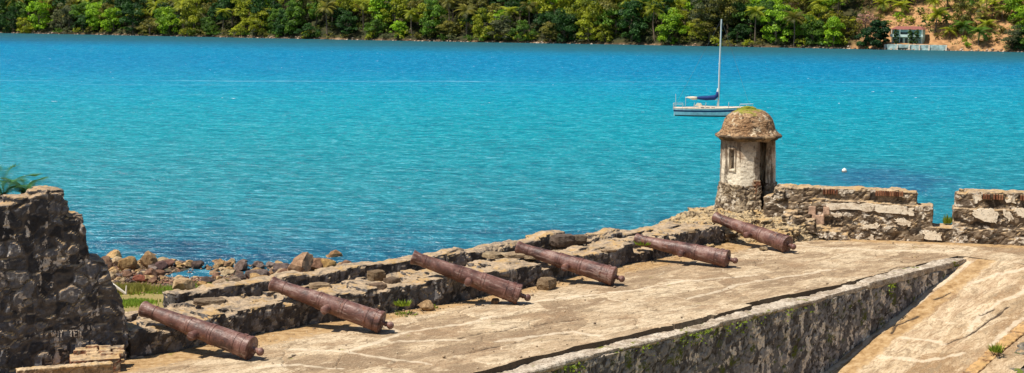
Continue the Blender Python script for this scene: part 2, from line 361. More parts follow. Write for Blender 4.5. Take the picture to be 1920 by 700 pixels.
# ---- ramp
SLOPE = (25.7, -.06, .273)
def rz(s): return SLOPE[1]-SLOPE[2]*(SLOPE[0]-s)
RPALE = [[(1920, 504), (1825, 528), (1784, 548), (1738, 579)], [(1920, 546), (1877, 566), (1815, 618)], [(1774, 643), (1727, 638), (1676, 630)], [(1650, 670), (1720, 678), (1800, 668)], [(1856, 650), (1890, 621), (1920, 597)]]
RCRK = [[(1779, 550), (1756, 561)], [(1892, 574), (1871, 592), (1846, 607), (1815, 625), (1774, 643)], [(1720, 588), (1680, 610), (1672, 626)], [(1860, 580), (1840, 590)]]
RPALE = [[plan(*p, SLOPE) for p in L] for L in RPALE]; RCRK = [[plan(*p, SLOPE) for p in L] for L in RCRK]
RT1 = min(p[1] for p in RPALE[-1])
def make_ramp():
    s = np.arange(11, 25.8, .036); t = np.arange(-11.6, -6.6, .036)
    S, Tt = np.meshgrid(s, t, indexing='ij'); sf, tf = S.ravel(), Tt.ravel(); P = np.stack([sf, tf, sf*0], 1)
    me = grid_me(S, Tt, np.zeros_like(S))
    cid, e, cr = pave_attrs(me, P, RPALE+[[(9, -6.98), (25.5, -6.98)]], RCRK, 14, sstep(-7.0, -7.15, tf)*sstep(-8.0, -7.4, tf)*.7+.15, .3)
    dc = near_lines(sf, tf, RCRK, .08, 17)
    z = rz(sf)+.03*fbm(P*.5, 3, 6)+.015*fbm(P*3, 3, 8)+.04*fbm(P*1.1, 2, 9)-.04*cr
    me.vertices.foreach_set('co', np.stack([sf, tf, z], 1).ravel()); me.polygons.foreach_set('use_smooth', np.zeros(len(me.polygons), bool)); me.update()
    return tag(rlink('ramp', me, M_RAMP), kind='structure')
make_ramp()
# ---- retaining wall between terrace and ramp
def retaining():
    root = empty('retaining_wall', RLOC, (0, 0, RA), 'long dark stone retaining wall between the terrace edge and the descending ramp', 'wall')
    bm = bmesh.new()
    prism(bm, [(1, -6.84, -.19), (25.6, -6.84, -.19), (25.6, -6.84, -.6), (1, -6.84, -7.4)], (0, .6, 0))
    me = roughen(voxel(bm, .045), .3, .022, .03, 2.6, 3)
    link('stone_face', me, M_RET, root)
    bm = bmesh.new(); s = 1.
    while s < 25.5:
        e = min(25.6, s+random.uniform(.9, 2.2)); rbox(bm, s+.012, e-.012, -6.87+random.uniform(-.03, .04), -6.2 if s < 19.4 else -6.4, -.215, (-.115 if s < 18.5 else -.115+.105*min(1, (s-18.)/1.2))+random.uniform(-.015, .02)); s = e
    me = roughen(voxel(bm, .035), .5, .0, .045, 2.2, 8, lump=.05, ls=1.4)
    t = T('coping_mortar'); o = t.obj(); n = t.noise(o, 2.2, 5, .65); f = t.noise(o, 16, 5, .7)
    c = t.ramp(n, [(.35, (.24, .18, .12)), (.5, (.44, .36, .27)), (.66, (.58, .5, .39))]); c = t.mix(t.mr(f, .47, .62, 0, .75), c, (.15, .11, .075))
    c = t.mix(t.mr(t.noise(o, 1.5, 4, .65), .6, .66), c, (.15, .15, .03))
    link('coping', me, t.out(c, .93, t.bump(f, .6, .03), .12), root)
retaining()
# ---- wall on the outer side of the ramp, brick edged
print('ramp edge', RPALE[-1])
def ramp_wall():
    root = empty('ramp_parapet', RLOC, (0, 0, RA), 'dark mossy stone parapet with a brick edge at bottom right beside the ramp', 'wall')
    (sa, ta), (sm, tm), (sb, tb) = RPALE[-1]
    bm = bmesh.new()
    for k in range(60):
        s = 12+k*.2; t0 = np.interp(s, [sa, sb], [ta, tb])-.14
        hexa_z = rz(s)
        vs = box(bm, (s, t0-.16, hexa_z-.1+.03*random.random()), (.17, .36+.05*random.random(), .3))
    me = roughen(voxel(bm, .025), .2, .0, .02, 4, 21)
    link('brick_edge', me, masonry('orange_brick', [(.2, .1, .05), (.4, .22, .1), (.52, .32, .16)], (.3, .2, .1), (.6, .45, .28), .62, 0, (.5, .3, .13)), root)
    bm = bmesh.new()
    for k in range(30):
        s = 11+k*.42; t0 = np.interp(s, [sa, sb], [ta, tb])-.4; z = rz(s)
        box(bm, (s, t0-1.17, z-1.17), (.5, 1.6+.2*random.random(), 2.3+.14*random.random()))
    me = roughen(voxel(bm, .05), .5, .06, .06, 1.5, 23, lump=.12)
    link('stone_body', me, masonry('mossy_stone', DARK, (.05, .04, .03), (.6, .52, .42), .52, .4, (.16, .135, .10), (1, 1, 1)), root)
ramp_wall()
# ---- cannons' poses first: the breastwork is notched for them
CB = [((472, 654), (268, 579)), ((716, 605), (509, 532)), ((974, 553), (773, 482)), ((1152, 519), (970, 464)), ((1365, 486), (1192, 449)), ((1477, 459), (1341, 408))]
POSE = []
for b, m in CB:
    B = np.array(at(*b, .255)); best = None
    for i in range(140):
        z = .45+i*.006; Mz = np.array(at(*m, z)); d = np.linalg.norm(Mz-B)
        if best is None or abs(d-2.97) < best[0]-.01: best = (abs(d-2.97), Mz, d)
    POSE.append((B, best[1], best[2]))
NOTCH = []
for B, Mz, d in POSE:
    sb, tb = st(*B[:2]); sm, tm = st(*Mz[:2]); print('cannon', [round(v, 2) for v in (sb, tb, sm, tm, Mz[2], d)])
    f = (0-tb)/(tm-tb); NOTCH.append((sb+(sm-sb)*f, B[2]+(Mz[2]-B[2])*f, (sm-sb)/(tm-tb)))
# ---- breastwork and outer wall
def t_in(s): return float(np.interp(s, [0, 5.5, 9.6, 12.9, 17.9, 22], [0, -.02, -.5, -.36, -.1, .25]))
def t_out(s): return float(np.interp(s, [2.6, 8.4, 13.2, 16.4, 21.9], [2.9, 2.5, 2.0, 1.8, 1.2]))
def t_h(s): return float(np.interp(s, [0, 4, 8, 12, 16, 22], [.6, .66, .66, .62, .6, .6]))
def breastwork():
    bm = bmesh.new(); s = .1
    rb = random.Random(5)
    while s < 22.6:
        e = s+rb.uniform(.28, .6); c = (s+e)/2; ti = t_in(c); to = t_out(c)+.1; t = ti; k = 0
        while t < to:
            d = rb.uniform(.3, .6); t2 = min(t+d, to)
            h = t_h(c)+rb.uniform(-.09, .07)
            if t-ti > .75: h -= .12+.15*min(1, (t-ti-.75)/1.2)+rb.uniform(-.05, .05)
            for ns, nz_, g in NOTCH:
                if abs(c-(ns+g*(t))) < .34: h = min(h, nz_+ .22*(t) - .30)
            off = rb.uniform(-.05, .05) if k == 0 else 0
            rbox(bm, s-.01, e+.01, t-.01+off, t2+.01, -1., h); t = t2; k += 1
        s = e
    me = roughen(voxel(bm, .04), .32, .028, .055, 2.2, 31, topscale=.7, squash=(1, 1, 1.1))
    tag(rlink('breastwork', me, M_BREAST), 'low ruined stone breastwork running under the cannon barrels along the terrace', 'wall')
    bm = bmesh.new(); s = 3.2
    while s < 21.5:
        e = s+rb.uniform(.3, .8); c = (s+e)/2; t = t_out(c); h = float(np.interp(c, [2.3, 6, 10, 13, 14.8, 15.5, 16.3, 17, 19, 21.5], [.66, .66, .70, .70, .66, .86, .86, .52, .58, .62]))+rb.uniform(-.05, .05)
        rbox(bm, s-.01, e+.01, t, t+.62+rb.uniform(-.08, .08), -9.6, h)
        if rb.random() < .4 and c > 12: rbox(bm, s, e, t+.1, t+.5, .4, h+.1)
        s = e
    me = roughen(voxel(bm, .05), .36, .03, .05, 2., 41, topscale=.6)
    tag(rlink('outer_wall', me, M_BREAST), 'low outer sea wall of dark stone behind the breastwork, above the shore rocks', 'wall')
breastwork()
# ---- rubble apron around the sentry box
TW = np.array((8.1, 54.6)); TZ = .72
def rubble():
    bm = bmesh.new(); rr = random.Random(9)
    pts = []
    for k in range(230):
        s = rr.uniform(20.6, 26.3); t = rr.uniform(-1.3, 3.2)
        p = RO+RU*s+RV*t
        d = math.hypot(p[0]-TW[0], p[1]-TW[1])
        if (p-BW0)@BWN < -1.2: continue
        h = float(np.interp(d, [0, 1.2, 2.2, 3.6, 4.6], [.85, .78, .55, .16, .0]))
        if t < .15 and s < 23.4: h = min(h, .02)
        if h < .04: continue
        r = rr.uniform(.18, .42)
        m = Matrix.Translation((p[0]-TW[0], p[1]-TW[1], h-r*.55)) @ Euler((rr.uniform(-.4, .4), rr.uniform(-.4, .4), rr.uniform(0, 3))).to_matrix().to_4x4() @ Matrix.Diagonal((r*rr.uniform(.8, 1.5), r*rr.uniform(.8, 1.3), r*rr.uniform(.7, 1), 1))
        bmesh.ops.create_cube(bm, size=1.3, matrix=m)
    lathe(bm, [(0, -1), (3.9, -1), (3.0, .12), (1.9, .5), (1.2, .72), (0, .74)], 24)
    me = voxel(bm, .05)
    P = coords(me); P = P+np.array((TW[0], TW[1], 0)); q = (P[:, :2]-BW0)@BWN
    me = roughen(me, .3, .05, .08, 2.6, 51, topscale=.5)
    tag(link('rubble_mound', me, M_RUBBLE, loc=(TW[0], TW[1], 0)), 'heap of tan rubble around the foot of the sentry box', 'rubble')
rubble()
# ---- sentry box
def oct_r(a, r):       # rounded octagon
    k = math.pi/4; b = (a+k/2) % k-k/2
    return r*(.45+.55*math.cos(k/2)/math.cos(b)*1.04)
def ring_wall(bm, r0f, r1, a0, a1, z0, z1, n=40, ri=.6):
    """solid of a ring sector, outer radius function of z"""
    zs = np.linspace(z0, z1, 12); A = np.linspace(a0, a1, n)
    def cyl(fr): return [[bm.verts.new((fr(a, z)*math.sin(a), -fr(a, z)*math.cos(a), z)) for a in A] for z in zs]
    O_ = cyl(lambda a, z: oct_r(a, r0f(z))); I_ = cyl(lambda a, z: ri)
    for i in range(len(zs)-1):
        for j in range(n-1):
            bm.faces.new((O_[i][j], O_[i][j+1], O_[i+1][j+1], O_[i+1][j])); bm.faces.new((I_[i][j+1], I_[i][j], I_[i+1][j], I_[i+1][j+1]))
        for j in (0, n-1):
            f = (O_[i][j], O_[i+1][j], I_[i+1][j], I_[i][j]); bm.faces.new(f if j == 0 else f[::-1])
    for i in (0, len(zs)-1):
        for j in range(n-1):
            f = (O_[i][j], I_[i][j], I_[i][j+1], O_[i][j+1]); bm.faces.new(f if i == 0 else f[::-1])
def tower():
    root = empty('sentry_box', (TW[0], TW[1], TZ-.75), (0, 0, 0), 'round domed stone sentry box with a dark doorway beyond the last cannon', 'sentry box')
    D0, D1 = math.radians(17), math.radians(74); P2 = 2*math.pi
    zb = .95+.72
    # upper plastered drum
    bm = bmesh.new(); ring_wall(bm, lambda z: .955-.012*(z-zb), 0, D1, D0+P2, zb-.12, 3.2, 70)
    me = voxel(bm, .03); P = coords(me); a = np.arctan2(P[:, 0], -P[:, 1]); rr_ = np.hypot(P[:, 0], P[:, 1])
    niche = (np.abs((a+math.radians(43))*.95) < .10) & (P[:, 2] > 2.2) & (P[:, 2] < 2.85) & (rr_ > .75)
    Q = P.copy(); Q[niche, :2] *= (1-.13/np.maximum(rr_[niche], .1))[:, None]
    me.vertices.foreach_set('co', Q.ravel()); me.update()
    roughen(me, .4, .008, .014, 3, 61); link('drum', me, M_PLAST, root)
    # niche frame: a shallow raised border
    bm = bmesh.new(); an = -math.radians(43)
    Mn = Matrix.Rotation(an, 4, 'Z')
    for (x, z, dx, dz) in ((-.125, 2.52, .05, .74), (.125, 2.52, .05, .74), (0, 2.9, .3, .05), (0, 2.16, .3, .05)): box(bm, (x, -.925, z), (dx, .1, dz), 0, Mn)
    link('niche_frame', bm_me(bm), M_PLAST, root)
    # rubble foot
    bm = bmesh.new(); ring_wall(bm, lambda z: .99+.34*max(0, (zb-z)/1.6)**1.3, 0, D1-.02, D0+P2+.02, -.2, zb, 70)
    lathe(bm, [(0, -.2), (.7, -.2), (.7, .74), (0, .74)], 20)
    me = roughen(voxel(bm, .03), .24, .022, .085, 3.4, 63, lump=.06); link('rubble_foot', me, M_TOWER, root)
    # brick quoins on the left door jamb
    bm = bmesh.new()
    for k in range(14):
        a = D0-.075-.03*(k % 2); z = .92+k*.068
        box(bm, (math.sin(a)*.955, -math.cos(a)*.955, z), (.17+.06*(k % 2), .1, .05), a)
    link('jamb_bricks', roughen(voxel(bm, .015), .2, 0, .012, 6, 3), M_BRICK, root)
    # cornice
    bm = bmesh.new()
    prof = [(.6, 3.14), (.99, 3.14), (1.02, 3.2), (1.12, 3.24), (1.15, 3.25), (1.15, 3.31), (1.06, 3.34), (.6, 3.34)]
    seg = 64; rings = [[bm.verts.new((oct_r(P2*i/seg, r)*math.sin(P2*i/seg), -oct_r(P2*i/seg, r)*math.cos(P2*i/seg), z)) for i in range(seg)] for r, z in prof]
    rings.append(rings[0])
    for A, B in zip(rings, rings[1:]):
        for i in range(seg): bm.faces.new((A[i], A[(i+1) % seg], B[(i+1) % seg], B[i]))
    link('cornice', roughen(voxel(bm, .03), .5, .015, .03, 2.5, 65), masonry('cornice_stone', [(.05, .034, .022), (.12, .085, .055), (.3, .2, .11), (.36, .24, .13)], (.1, .07, .04), (.4, .3, .2), .7, 0), root)
    # dome
    bm = bmesh.new()
    lathe(bm, [(0, .0), (1.09, .0), (1.0, .05), (.92, .15), (.88, .32), (.825, .48), (.73, .63), (.58, .75), (.4, .83), (.2, .865), (0, .875)], 48)
    me = roughen(voxel(bm, .03), .14, .016, .022, 4, 67, squash=(.7, .7, 1.8)); link('dome', me, M_DOME, root, (0, 0, 3.33))
    bm = bmesh.new(); rr = random.Random(4)
    for k in range(26):
        a = rr.uniform(0, P2); r = rr.uniform(0, .32); box(bm, (r*math.cos(a)-.05, r*math.sin(a), 4.2-r*.25+rr.uniform(0, .06)), (rr.uniform(.08, .2), rr.uniform(.08, .16), rr.uniform(.06, .13)), a)
    link('finial_stump', roughen(voxel(bm, .02), .1, .02, .02, 8, 5), M_DOME, root)
    # door sill and inner floor
    bm = bmesh.new(); am = (D0+D1)/2-.1; box(bm, (math.sin(am)*1.02, -math.cos(am)*1.02, .80), (.95, .5, .1), am)
    link('door_sill', roughen(voxel(bm, .025), .6, 0, .02, 4, 6), M_RUBBLE, root)
tower()
# ---- back wall with two merlons
def back_wall():
    ang = math.atan2(BWD[1], BWD[0]); root = empty('crenellated_wall', (BW0[0], BW0[1], 0), (0, 0, ang), 'ruined crenellated wall with pale plaster patches right of the sentry box', 'wall')
    def X(px, py):   # along-wall coordinate and height of a pixel on the wall's face
        r = ray(px, py); k = (BW0@BWN)/(r[:2]@BWN); p = r[:2]*k; return float((p-BW0)@BWD), CAM_H+r[2]*k
    x1, x2, x3, xg0, xg1 = X(1455, 380)[0], X(1528, 380)[0], X(1720, 380)[0], X(1748, 400)[0], X(1788, 400)[0]
    bm = bmesh.new(); rr = random.Random(3)
    # low base course, whole length
    prism(bm, [(x2-2., 0, -2), (20, 0, -2), (20, 0, .5), (x2-2., 0, .5)], (0, .95, 0))
    # first merlon: lower body, set-back top
    prism(bm, [(x2-.1, .03, .4), (xg0, .03, .4), (xg0+.01, .03, 1.17), (x2-.1, .03, 1.3)], (0, .85, 0))
    prism(bm, [(x1-.4, .12, .4), (x3, .12, .4), (x3-.02, .12, 1.6), (x2, .12, 1.66), (x1+.5, .12, 1.62), (x1+.1, .12, 1.4), (x1-.4, .12, 1.3)], (0, .75, 0))
    for k in range(40):
        x = rr.uniform(x1+.2, x3-.2); box(bm, (x, rr.uniform(.2, .75), 1.6), (rr.uniform(.2, .5), rr.uniform(.15, .3), .1+.07*rr.random()), rr.uniform(-.2, .2))
    for k in range(7): box(bm, (x1+rr.uniform(.1, .9), .3+rr.uniform(-.2, .4), 1.45+rr.uniform(-.1, .2)), (.4, .3, .28), rr.uniform(-.5, .5))
    # rubble slope at its left end
    for k in range(44):
        u = rr.random(); x = x1+.3+u*2.0; z = (1-u)*.95*rr.uniform(.5, 1)+.1; r = rr.uniform(.2, .42)
        box(bm, (x, -.15-.35*(1-u)*rr.random(), z-.1), (r, r*.9, r*.8), rr.uniform(-.6, .6))
    # second merlon
    prism(bm, [(xg1, .04, .4), (20, .04, .4), (20, .04, 1.12), (xg1, .04, 1.12)], (0, .85, 0))
    prism(bm, [(xg1+.06, .1, .4), (20, .1, .4), (20, .1, 1.7), (xg1+.5, .1, 1.7), (xg1+.35, .1, 1.62), (xg1+.06, .1, 1.6)], (0, .75, 0))
    for k in range(30): box(bm, (rr.uniform(xg1+.1, 12), rr.uniform(.2, .75), 1.66), (rr.uniform(.2, .5), rr.uniform(.15, .3), .1+.05*rr.random()))
    me = roughen(voxel(bm, .04), .34, .022, .05, 2.6, 71, topscale=.8, squash=(.7, 1, 1.4), lump=.04)
    link('stone_body', me, M_BACK, root)
    # exposed brick-on-edge courses under the merlon tops
    def course(a, b, y, z):
        bm = bmesh.new(); n = max(2, int((b-a)/.075))
        for i in range(n):
            if rr.random() < .9: box(bm, (a+(b-a)*(i+.5)/n, y, z+rr.uniform(-.008, .008)), (.055, .12+.02*rr.random(), .17))
        me = bm_me(bm); P = coords(me); attr(me, 'cell', _h((P[:, 0]*13).astype(int), P[:, 0].astype(int)*0, P[:, 0].astype(int)*0)); attr(me, 'edge', P[:, 0]*0+.5)
        link('brick_course', me, M_BRICK, root)
    for a, b in ((1542, 1576), (1641, 1694)): course(X(a, 358)[0], X(b, 358)[0], .09, 1.56)
    for a, b in ((1842, 1882), (1908, 1990)): course(X(a, 370)[0], X(b, 370)[0], .06, 1.56)
    # pale plaster band under the ledge and larger plaster remains
    t = T('lime_plaster'); o = t.obj(); n = t.noise(t.sc(o, (1, 1, 2)), 3, 5, .7); f = t.noise(o, 15, 4, .7)
    c = t.ramp(n, [(.3, (.4, .29, .19)), (.5, (.78, .66, .49)), (.7, (.84, .74, .58))]); c = t.mix(t.mr(f, .6, .66), c, (.14, .095, .06)); c = t.mix(t.mr(t.noise(t.sc(o, (2, 2, .8)), 3., 6, .75), .55, .64), c, (.2, .145, .095))
    mp = t.out(c, .9, t.bump(f, .4, .02), .15)
    def patch(pl, y, seed):
        pts = [X(*p) for p in pl]; r2 = random.Random(seed); out = []
        for (a, b), (c2, d) in zip(pts, pts[1:]+pts[:1]):
            for k in range(6): u = k/6; out.append((a+(c2-a)*u+r2.uniform(-.05, .05), y+.024, b+(d-b)*u+r2.uniform(-.045, .045)))
        bm = bmesh.new(); prism(bm, out, (0, .09, 0)); link('plaster_patch', bm_me(bm), mp, root)
    for i, (pl, y) in enumerate([([(1546, 381), (1600, 382), (1660, 386), (1712, 390), (1716, 405), (1690, 402), (1640, 396), (1548, 393)], -.045), ([(1678, 412), (1690, 408), (1710, 418), (1706, 424), (1684, 422)], -.045),
            ([(1614, 424), (1640, 419), (1652, 421), (1640, 430), (1618, 430)], -.075), ([(1732, 438), (1745, 433), (1764, 437), (1764, 449), (1732, 449)], -.075), ([(1826, 393), (1856, 391), (1872, 402), (1866, 420), (1840, 412), (1824, 404)], -.035),
            ([(1880, 394), (1896, 400), (1900, 410), (1892, 417)], -.035), ([(1900, 393), (1922, 392), (1922, 408), (1908, 405)], -.035), ([(1824, 366), (1842, 366), (1838, 376), (1828, 382)], .03), ([(1886, 378), (1900, 368), (1908, 384)], .03), ([(1553, 396), (1578, 402), (1574, 408), (1556, 402)], -.045), ([(1624, 448), (1636, 440), (1640, 452)], -.07)]): patch(pl, y, i)
    bm = bmesh.new(); box(bm, ((x2-.62+x2-.1)/2+.28, -.01, .92), (.24, .14, .26)); box(bm, (x2+.38, -.015, .93), (.2, .14, .26)); box(bm, (x2+.12, -.02, .62), (.4, .14, .3))
    link('cut_stone', roughen(voxel(bm, .02), .4, 0, .012, 5, 7), flat('pink_stone', (.42, .27, .18), .9, .3, 8), root)
back_wall()
# ---- left ruined wall
def left_wall():
    X0, Y0 = -10.5, 34.4
    WR = math.radians(24); root = empty('ruined_wall', (X0, Y0, 0), (0, 0, WR), 'tall ruined wall of blackened rubble stone with scratched graffiti at the left edge', 'wall')
    bm = bmesh.new()
    edge = [(-7, -.8), (-7, 3.58), (-1.1, 3.6), (-.2, 3.68), (.15, 3.74), (.36, 3.8), (.62, 3.76), (.70, 3.52), (.74, 3.28), (1.02, 3.24), (1.06, 2.9), (1.15, 2.3), (1.42, 2.24), (1.5, 1.82), (1.76, 1.3), (1.82, .62), (1.72, -.8)]
    prism(bm, [(x*(1.13 if x > 0 else 1), 0, z*(1.02 if x > 0 else 1.)) for x, z in edge], (0, 1.0, 0))
    rr = random.Random(6)
    for k in range(16):
        x = rr.uniform(-1.6, .5); box(bm, (x, rr.uniform(.15, .8), 3.68+.0*x+rr.uniform(-.05, .08)), (rr.uniform(.25, .5), .3, .14), rr.uniform(-.5, .5))
    for x, y, z, r in ((.5, .3, 3.8, .34), (.42, .6, 3.84, .3), (.68, .3, 3.55, .3), (1.0, .2, 3.3, .2), (1.5, .3, 2.1, .24), (1.72, .3, 1.25, .24), (.25, .4, 3.8, .3)): box(bm, (x, y, z), (r*1.4, r*1.5, r*.8), rr.uniform(-.4, .4))
    me = roughen(voxel(bm, .035), .42, .036, .032, 2.6, 81, lump=.05, topscale=.6, squash=(.9, 1, 1.15))
    wl = link('stone_body', me, M_RUIN, root)
    # graffiti scratched in the face
    from mathutils.bvhtree import BVHTree
    P = coords(me); tree = BVHTree.FromPolygons([tuple(p) for p in P], [tuple(f.vertices) for f in me.polygons])
    strokes = {'W': [[(0, 1), (.25, 0), (.5, .7), (.75, 0), (1, 1)]], 'H': [[(0, 0), (.05, 1)], [(.7, 0), (.75, 1)], [(0, .5), (.75, .5)]], 'Y': [[(0, 1), (.4, .5), (.8, 1)], [(.4, .5), (.4, -.4)]], 'T': [[(0, 1), (.8, 1)], [(.4, 1), (.4, 0)]],
               'E': [[(.7, 1), (0, 1), (0, 0), (.75, 0)], [(0, .5), (.6, .5)]], 'N': [[(0, 0), (.05, 1), (.6, 0), (.65, 1)]], 'J': [[(0, 1), (.9, 1)], [(.6, 1), (.6, .1), (.45, 0), (.2, .1)]]}
    mg = flat('scratched_stone', (.42, .35, .28), .95, .6, 30)
    def scratch(word, px, py, h, wpx, slant=0):
        bm = bmesh.new(); x = px
        for ch in word:
            if ch != ' ':
                for L in strokes[ch]:
                    pts = []
                    for (a, b), (c, d) in zip(L, L[1:]):
                        for k in range(7): pts.append((a+(c-a)*k/6+random.gauss(0, .05), b+(d-b)*k/6+random.gauss(0, .05)))
                    W3 = []
                    for a, b in pts:
                        r = Vector(ray(x+a*wpx*.8, py-b*h+slant*(x-px))); Mi = Matrix.Rotation(-WR, 3, 'Z'); hit = tree.ray_cast(Mi @ Vector((-X0, -Y0, CAM_H)), (Mi @ r).normalized())
                        if hit[0]: W3.append(hit[0]+Vector((0, -.006, 0)))
                    if len(W3) > 2: tube(bm, W3, [.006+.012*random.random() for _ in W3], 5)
            x += wpx*random.uniform(.85, 1.15); py += random.uniform(-1.2, 1.2)
        link('graffiti', bm_me(bm), mg, root)
    scratch('WHY TEN', 96, 631, 11, 9, -.06); scratch('J', 94, 539, 10, 9)
left_wall()
def brick_stub():
    root = empty('brick_footing', (-9.25, 34.15, 0), (0, 0, .3), 'broken brick footing at the base of the tall ruined wall', 'brickwork')
    bm = bmesh.new(); rr = random.Random(8)
    for j in range(6):
        for i in range(4):
            if rr.random() < .85: box(bm, (.0+i*.27+rr.uniform(-.03, .03)-.15, .42-j*.1, .1+.30-j*.04+.05*rr.random()), (.25, .075, .09+.5*0), rr.uniform(-.08, .08))
    box(bm, (.15, .15, .12), (1.05, .75, .38)); me = roughen(voxel(bm, .02), .25, 0, .02, 5, 9); link('brick_steps', me, M_BRICK, root)
    bm = bmesh.new(); box(bm, (-.5, -.42, .08), (2.0, .22, .36), .03)
    for k in range(14): box(bm, (.0-1.4+k*.14, -.42+rr.uniform(-.02, .02), .25), (.1, .26, .05), .03)
    me = roughen(voxel(bm, .02), .25, 0, .025, 5, 19); link('brick_kerb', me, masonry('pale_brick', [(.2, .13, .07), (.4, .27, .15), (.55, .4, .24)], (.2, .14, .08), (.6, .45, .3), .6, 0, (.52, .38, .23)), root)
brick_stub()
# ------------------------------------------------------------------ cannons
def cannon():
    root = empty('cannon')
    prof = [(0, -.03), (.1, -.03), (.125, -.012), (.2, -.005), (.206, .0), (.225, .0), (.252, .004), (.258, .02), (.258, .075), (.25, .085), (.244, .09), (.242, .16), (.25, .166), (.25, .19), (.24, .196), (.234, .36), (.243, .366), (.243, .395), (.231, .402),
            (.219, .98), (.231, .985), (.231, 1.02), (.222, 1.025), (.222, 1.06), (.229, 1.065), (.229, 1.085), (.213, 1.09), (.198, 1.60), (.206, 1.605), (.206, 1.64), (.197, 1.645), (.197, 1.67), (.203, 1.675), (.203, 1.70), (.188, 1.705), (.150, 2.60), (.160, 2.605), (.160, 2.64), (.149, 2.645), (.148, 2.72), (.158, 2.84), (.172, 2.91), (.177, 2.93), (.177, 2.955), (.165, 2.97), (.085, 2.97), (.08, 2.6), (0, 2.6)]
    bm = bmesh.new(); lathe(bm, prof, 44); b = link('barrel', bm_me(bm), M_RUST, root)
    bm = bmesh.new(); lathe(bm, [(0, -.31), (.035, -.305), (.07, -.28), (.088, -.235), (.082, -.19), (.055, -.155), (.05, -.13), (.062, -.115), (.062, -.095), (.05, -.08), (.06, -.03), (.08, 0), (0, .0)], 20)
    link('cascabel', bm_me(bm), M_RUST, root, smooth=True)
    for sg in (-1, 1):
        bm = bmesh.new(); lathe(bm, [(0, .12), (.1, .12), (.1, .2), (.096, .385), (.088, .395), (0, .395)], 20, Matrix.Translation((0, -.06, 1.36)) @ Matrix.Rotation(sg*math.pi/2, 4, 'Y'))
        link('trunnion', bm_me(bm), M_RUST, root, smooth=True)
    bm = bmesh.new(); box(bm, (0, .235, .2), (.07, .05, .09)); bmesh.ops.bevel(bm, geom=bm.edges[:], offset=.012, segments=2)
    link('vent_patch', bm_me(bm), M_RUST, root)
    return root
def copy_tree(o, parent=None):
    c = o.copy(); COL.objects.link(c)
    if parent: c.parent = parent
    for ch in list(o.children): copy_tree(ch, c)
    return c
CL = ['rusty iron cannon nearest the tall ruined wall, lowest in the photo', 'rusty iron cannon second from the tall ruined wall, with white scuffs on its rear barrel', 'rusty iron cannon propped on a small stone under its breech, third from the ruined wall',
      'rusty iron cannon behind the square stone block, fourth from the ruined wall', 'rusty iron cannon lying flattest, second from the sentry box', 'rusty iron cannon beside the rubble mound, nearest the sentry box']
c0 = cannon()
for i, (B, Mz, d) in enumerate(POSE):
    c = c0 if i == 0 else copy_tree(c0)
    ax = Vector(Mz-B); q = ax.normalized(); k = d/2.97
    up = Vector((0, 0, 1)); xx = q.cross(up).normalized(); yy = xx.cross(q)
    xx = -xx; m3 = Matrix((xx, yy, q)).transposed()
    if m3.determinant() < 0: m3 = Matrix((-xx, yy, q)).transposed()
    kk = min(max(k, .97), 1.06)
    if k < .97: B = Mz-np.array(q)*2.97*.97   # keep muzzle and breech on their own rays as far as possible
    c.rotation_euler = m3.to_euler(); c.location = Vector(B); c.scale = (kk*1.08, kk*1.08, kk)
    tag(c, CL[i], 'cannon', 'rusty cannons laid along the battery')
# ------------------------------------------------------------------ loose stones
def stone_me(seed, blocky=0., sub=3, squash=(1, 1, .7)):
    bm = bmesh.new(); bmesh.ops.create_icosphere(bm, subdivisions=sub, radius=1)
    me = bm_me(bm); P = coords(me); N = P/np.linalg.norm(P, axis=1)[:, None]
    rg = np.random.default_rng(seed); r = np.ones(len(P))
    for k in range(13):                       # planar cuts give facets
        n = rg.normal(size=3); n /= np.linalg.norm(n); h = rg.uniform(.5, .85); dd = N@n
        r = np.minimum(r, np.where(dd > .05, h/np.maximum(dd, .05), 9))
    if blocky:
        rb_ = .62/np.max(np.abs(N), axis=1); r = r*(1-blocky)+rb_*blocky*1.15
    r = r*(1+.10*fbm(N*1.4+seed, 2, seed)+.04*fbm(N*6, 2, seed))
    me.vertices.foreach_set('co', (N*r[:, None]*np.array(squash)).ravel()); me.update()
    return me
def rock_mat():
    t = T('shore_rock'); o = t.obj(); oi = t.n('ShaderNodeObjectInfo'); n1 = t.noise(o, 1.6, 5, .65, .4); f = t.noise(o, 9, 5, .7)
    c = t.mix(t.mr(n1, .35, .65), t.mix(1., oi.outputs['Color'], (.5, .45, .42), 'MULTIPLY'), oi.outputs['Color'])
    c = t.mix(t.mr(f, .52, .68, 0, .7), c, t.mix(1., oi.outputs['Color'], (.25, .2, .17), 'MULTIPLY'))
    return t.out(c, .85, t.bump(t.math('ADD', n1, f), .7, .08), .2)
M_ROCK = rock_mat()
PROTO = [stone_me(100+i, 0, 3, (1, .85, .68)) for i in range(7)]; BLOCK = [stone_me(200+i, .75, 4, (1, .8, .7)) for i in range(4)]; SLAB = [stone_me(300+i, .6, 4, (1, .8, .24)) for i in range(3)]
for m in PROTO+BLOCK+SLAB: m.materials.append(M_ROCK); m.polygons.foreach_set('use_smooth', np.zeros(len(m.polygons), bool))
def stone(name, me, loc, size, rot, col, label, cat, group=None, sink=.25):
    o = bpy.data.objects.new(name, me); COL.objects.link(o)
    o.scale = size; o.rotation_euler = rot; o.color = (*col, 1); o.location = (loc[0], loc[1], loc[2]+size[2]*.55*(1-sink))
    return tag(o, label, cat, group)
TANR = (.42, .27, .14); GREYR = (.25, .2, .16)
G = 'loose stones on the gun terrace'
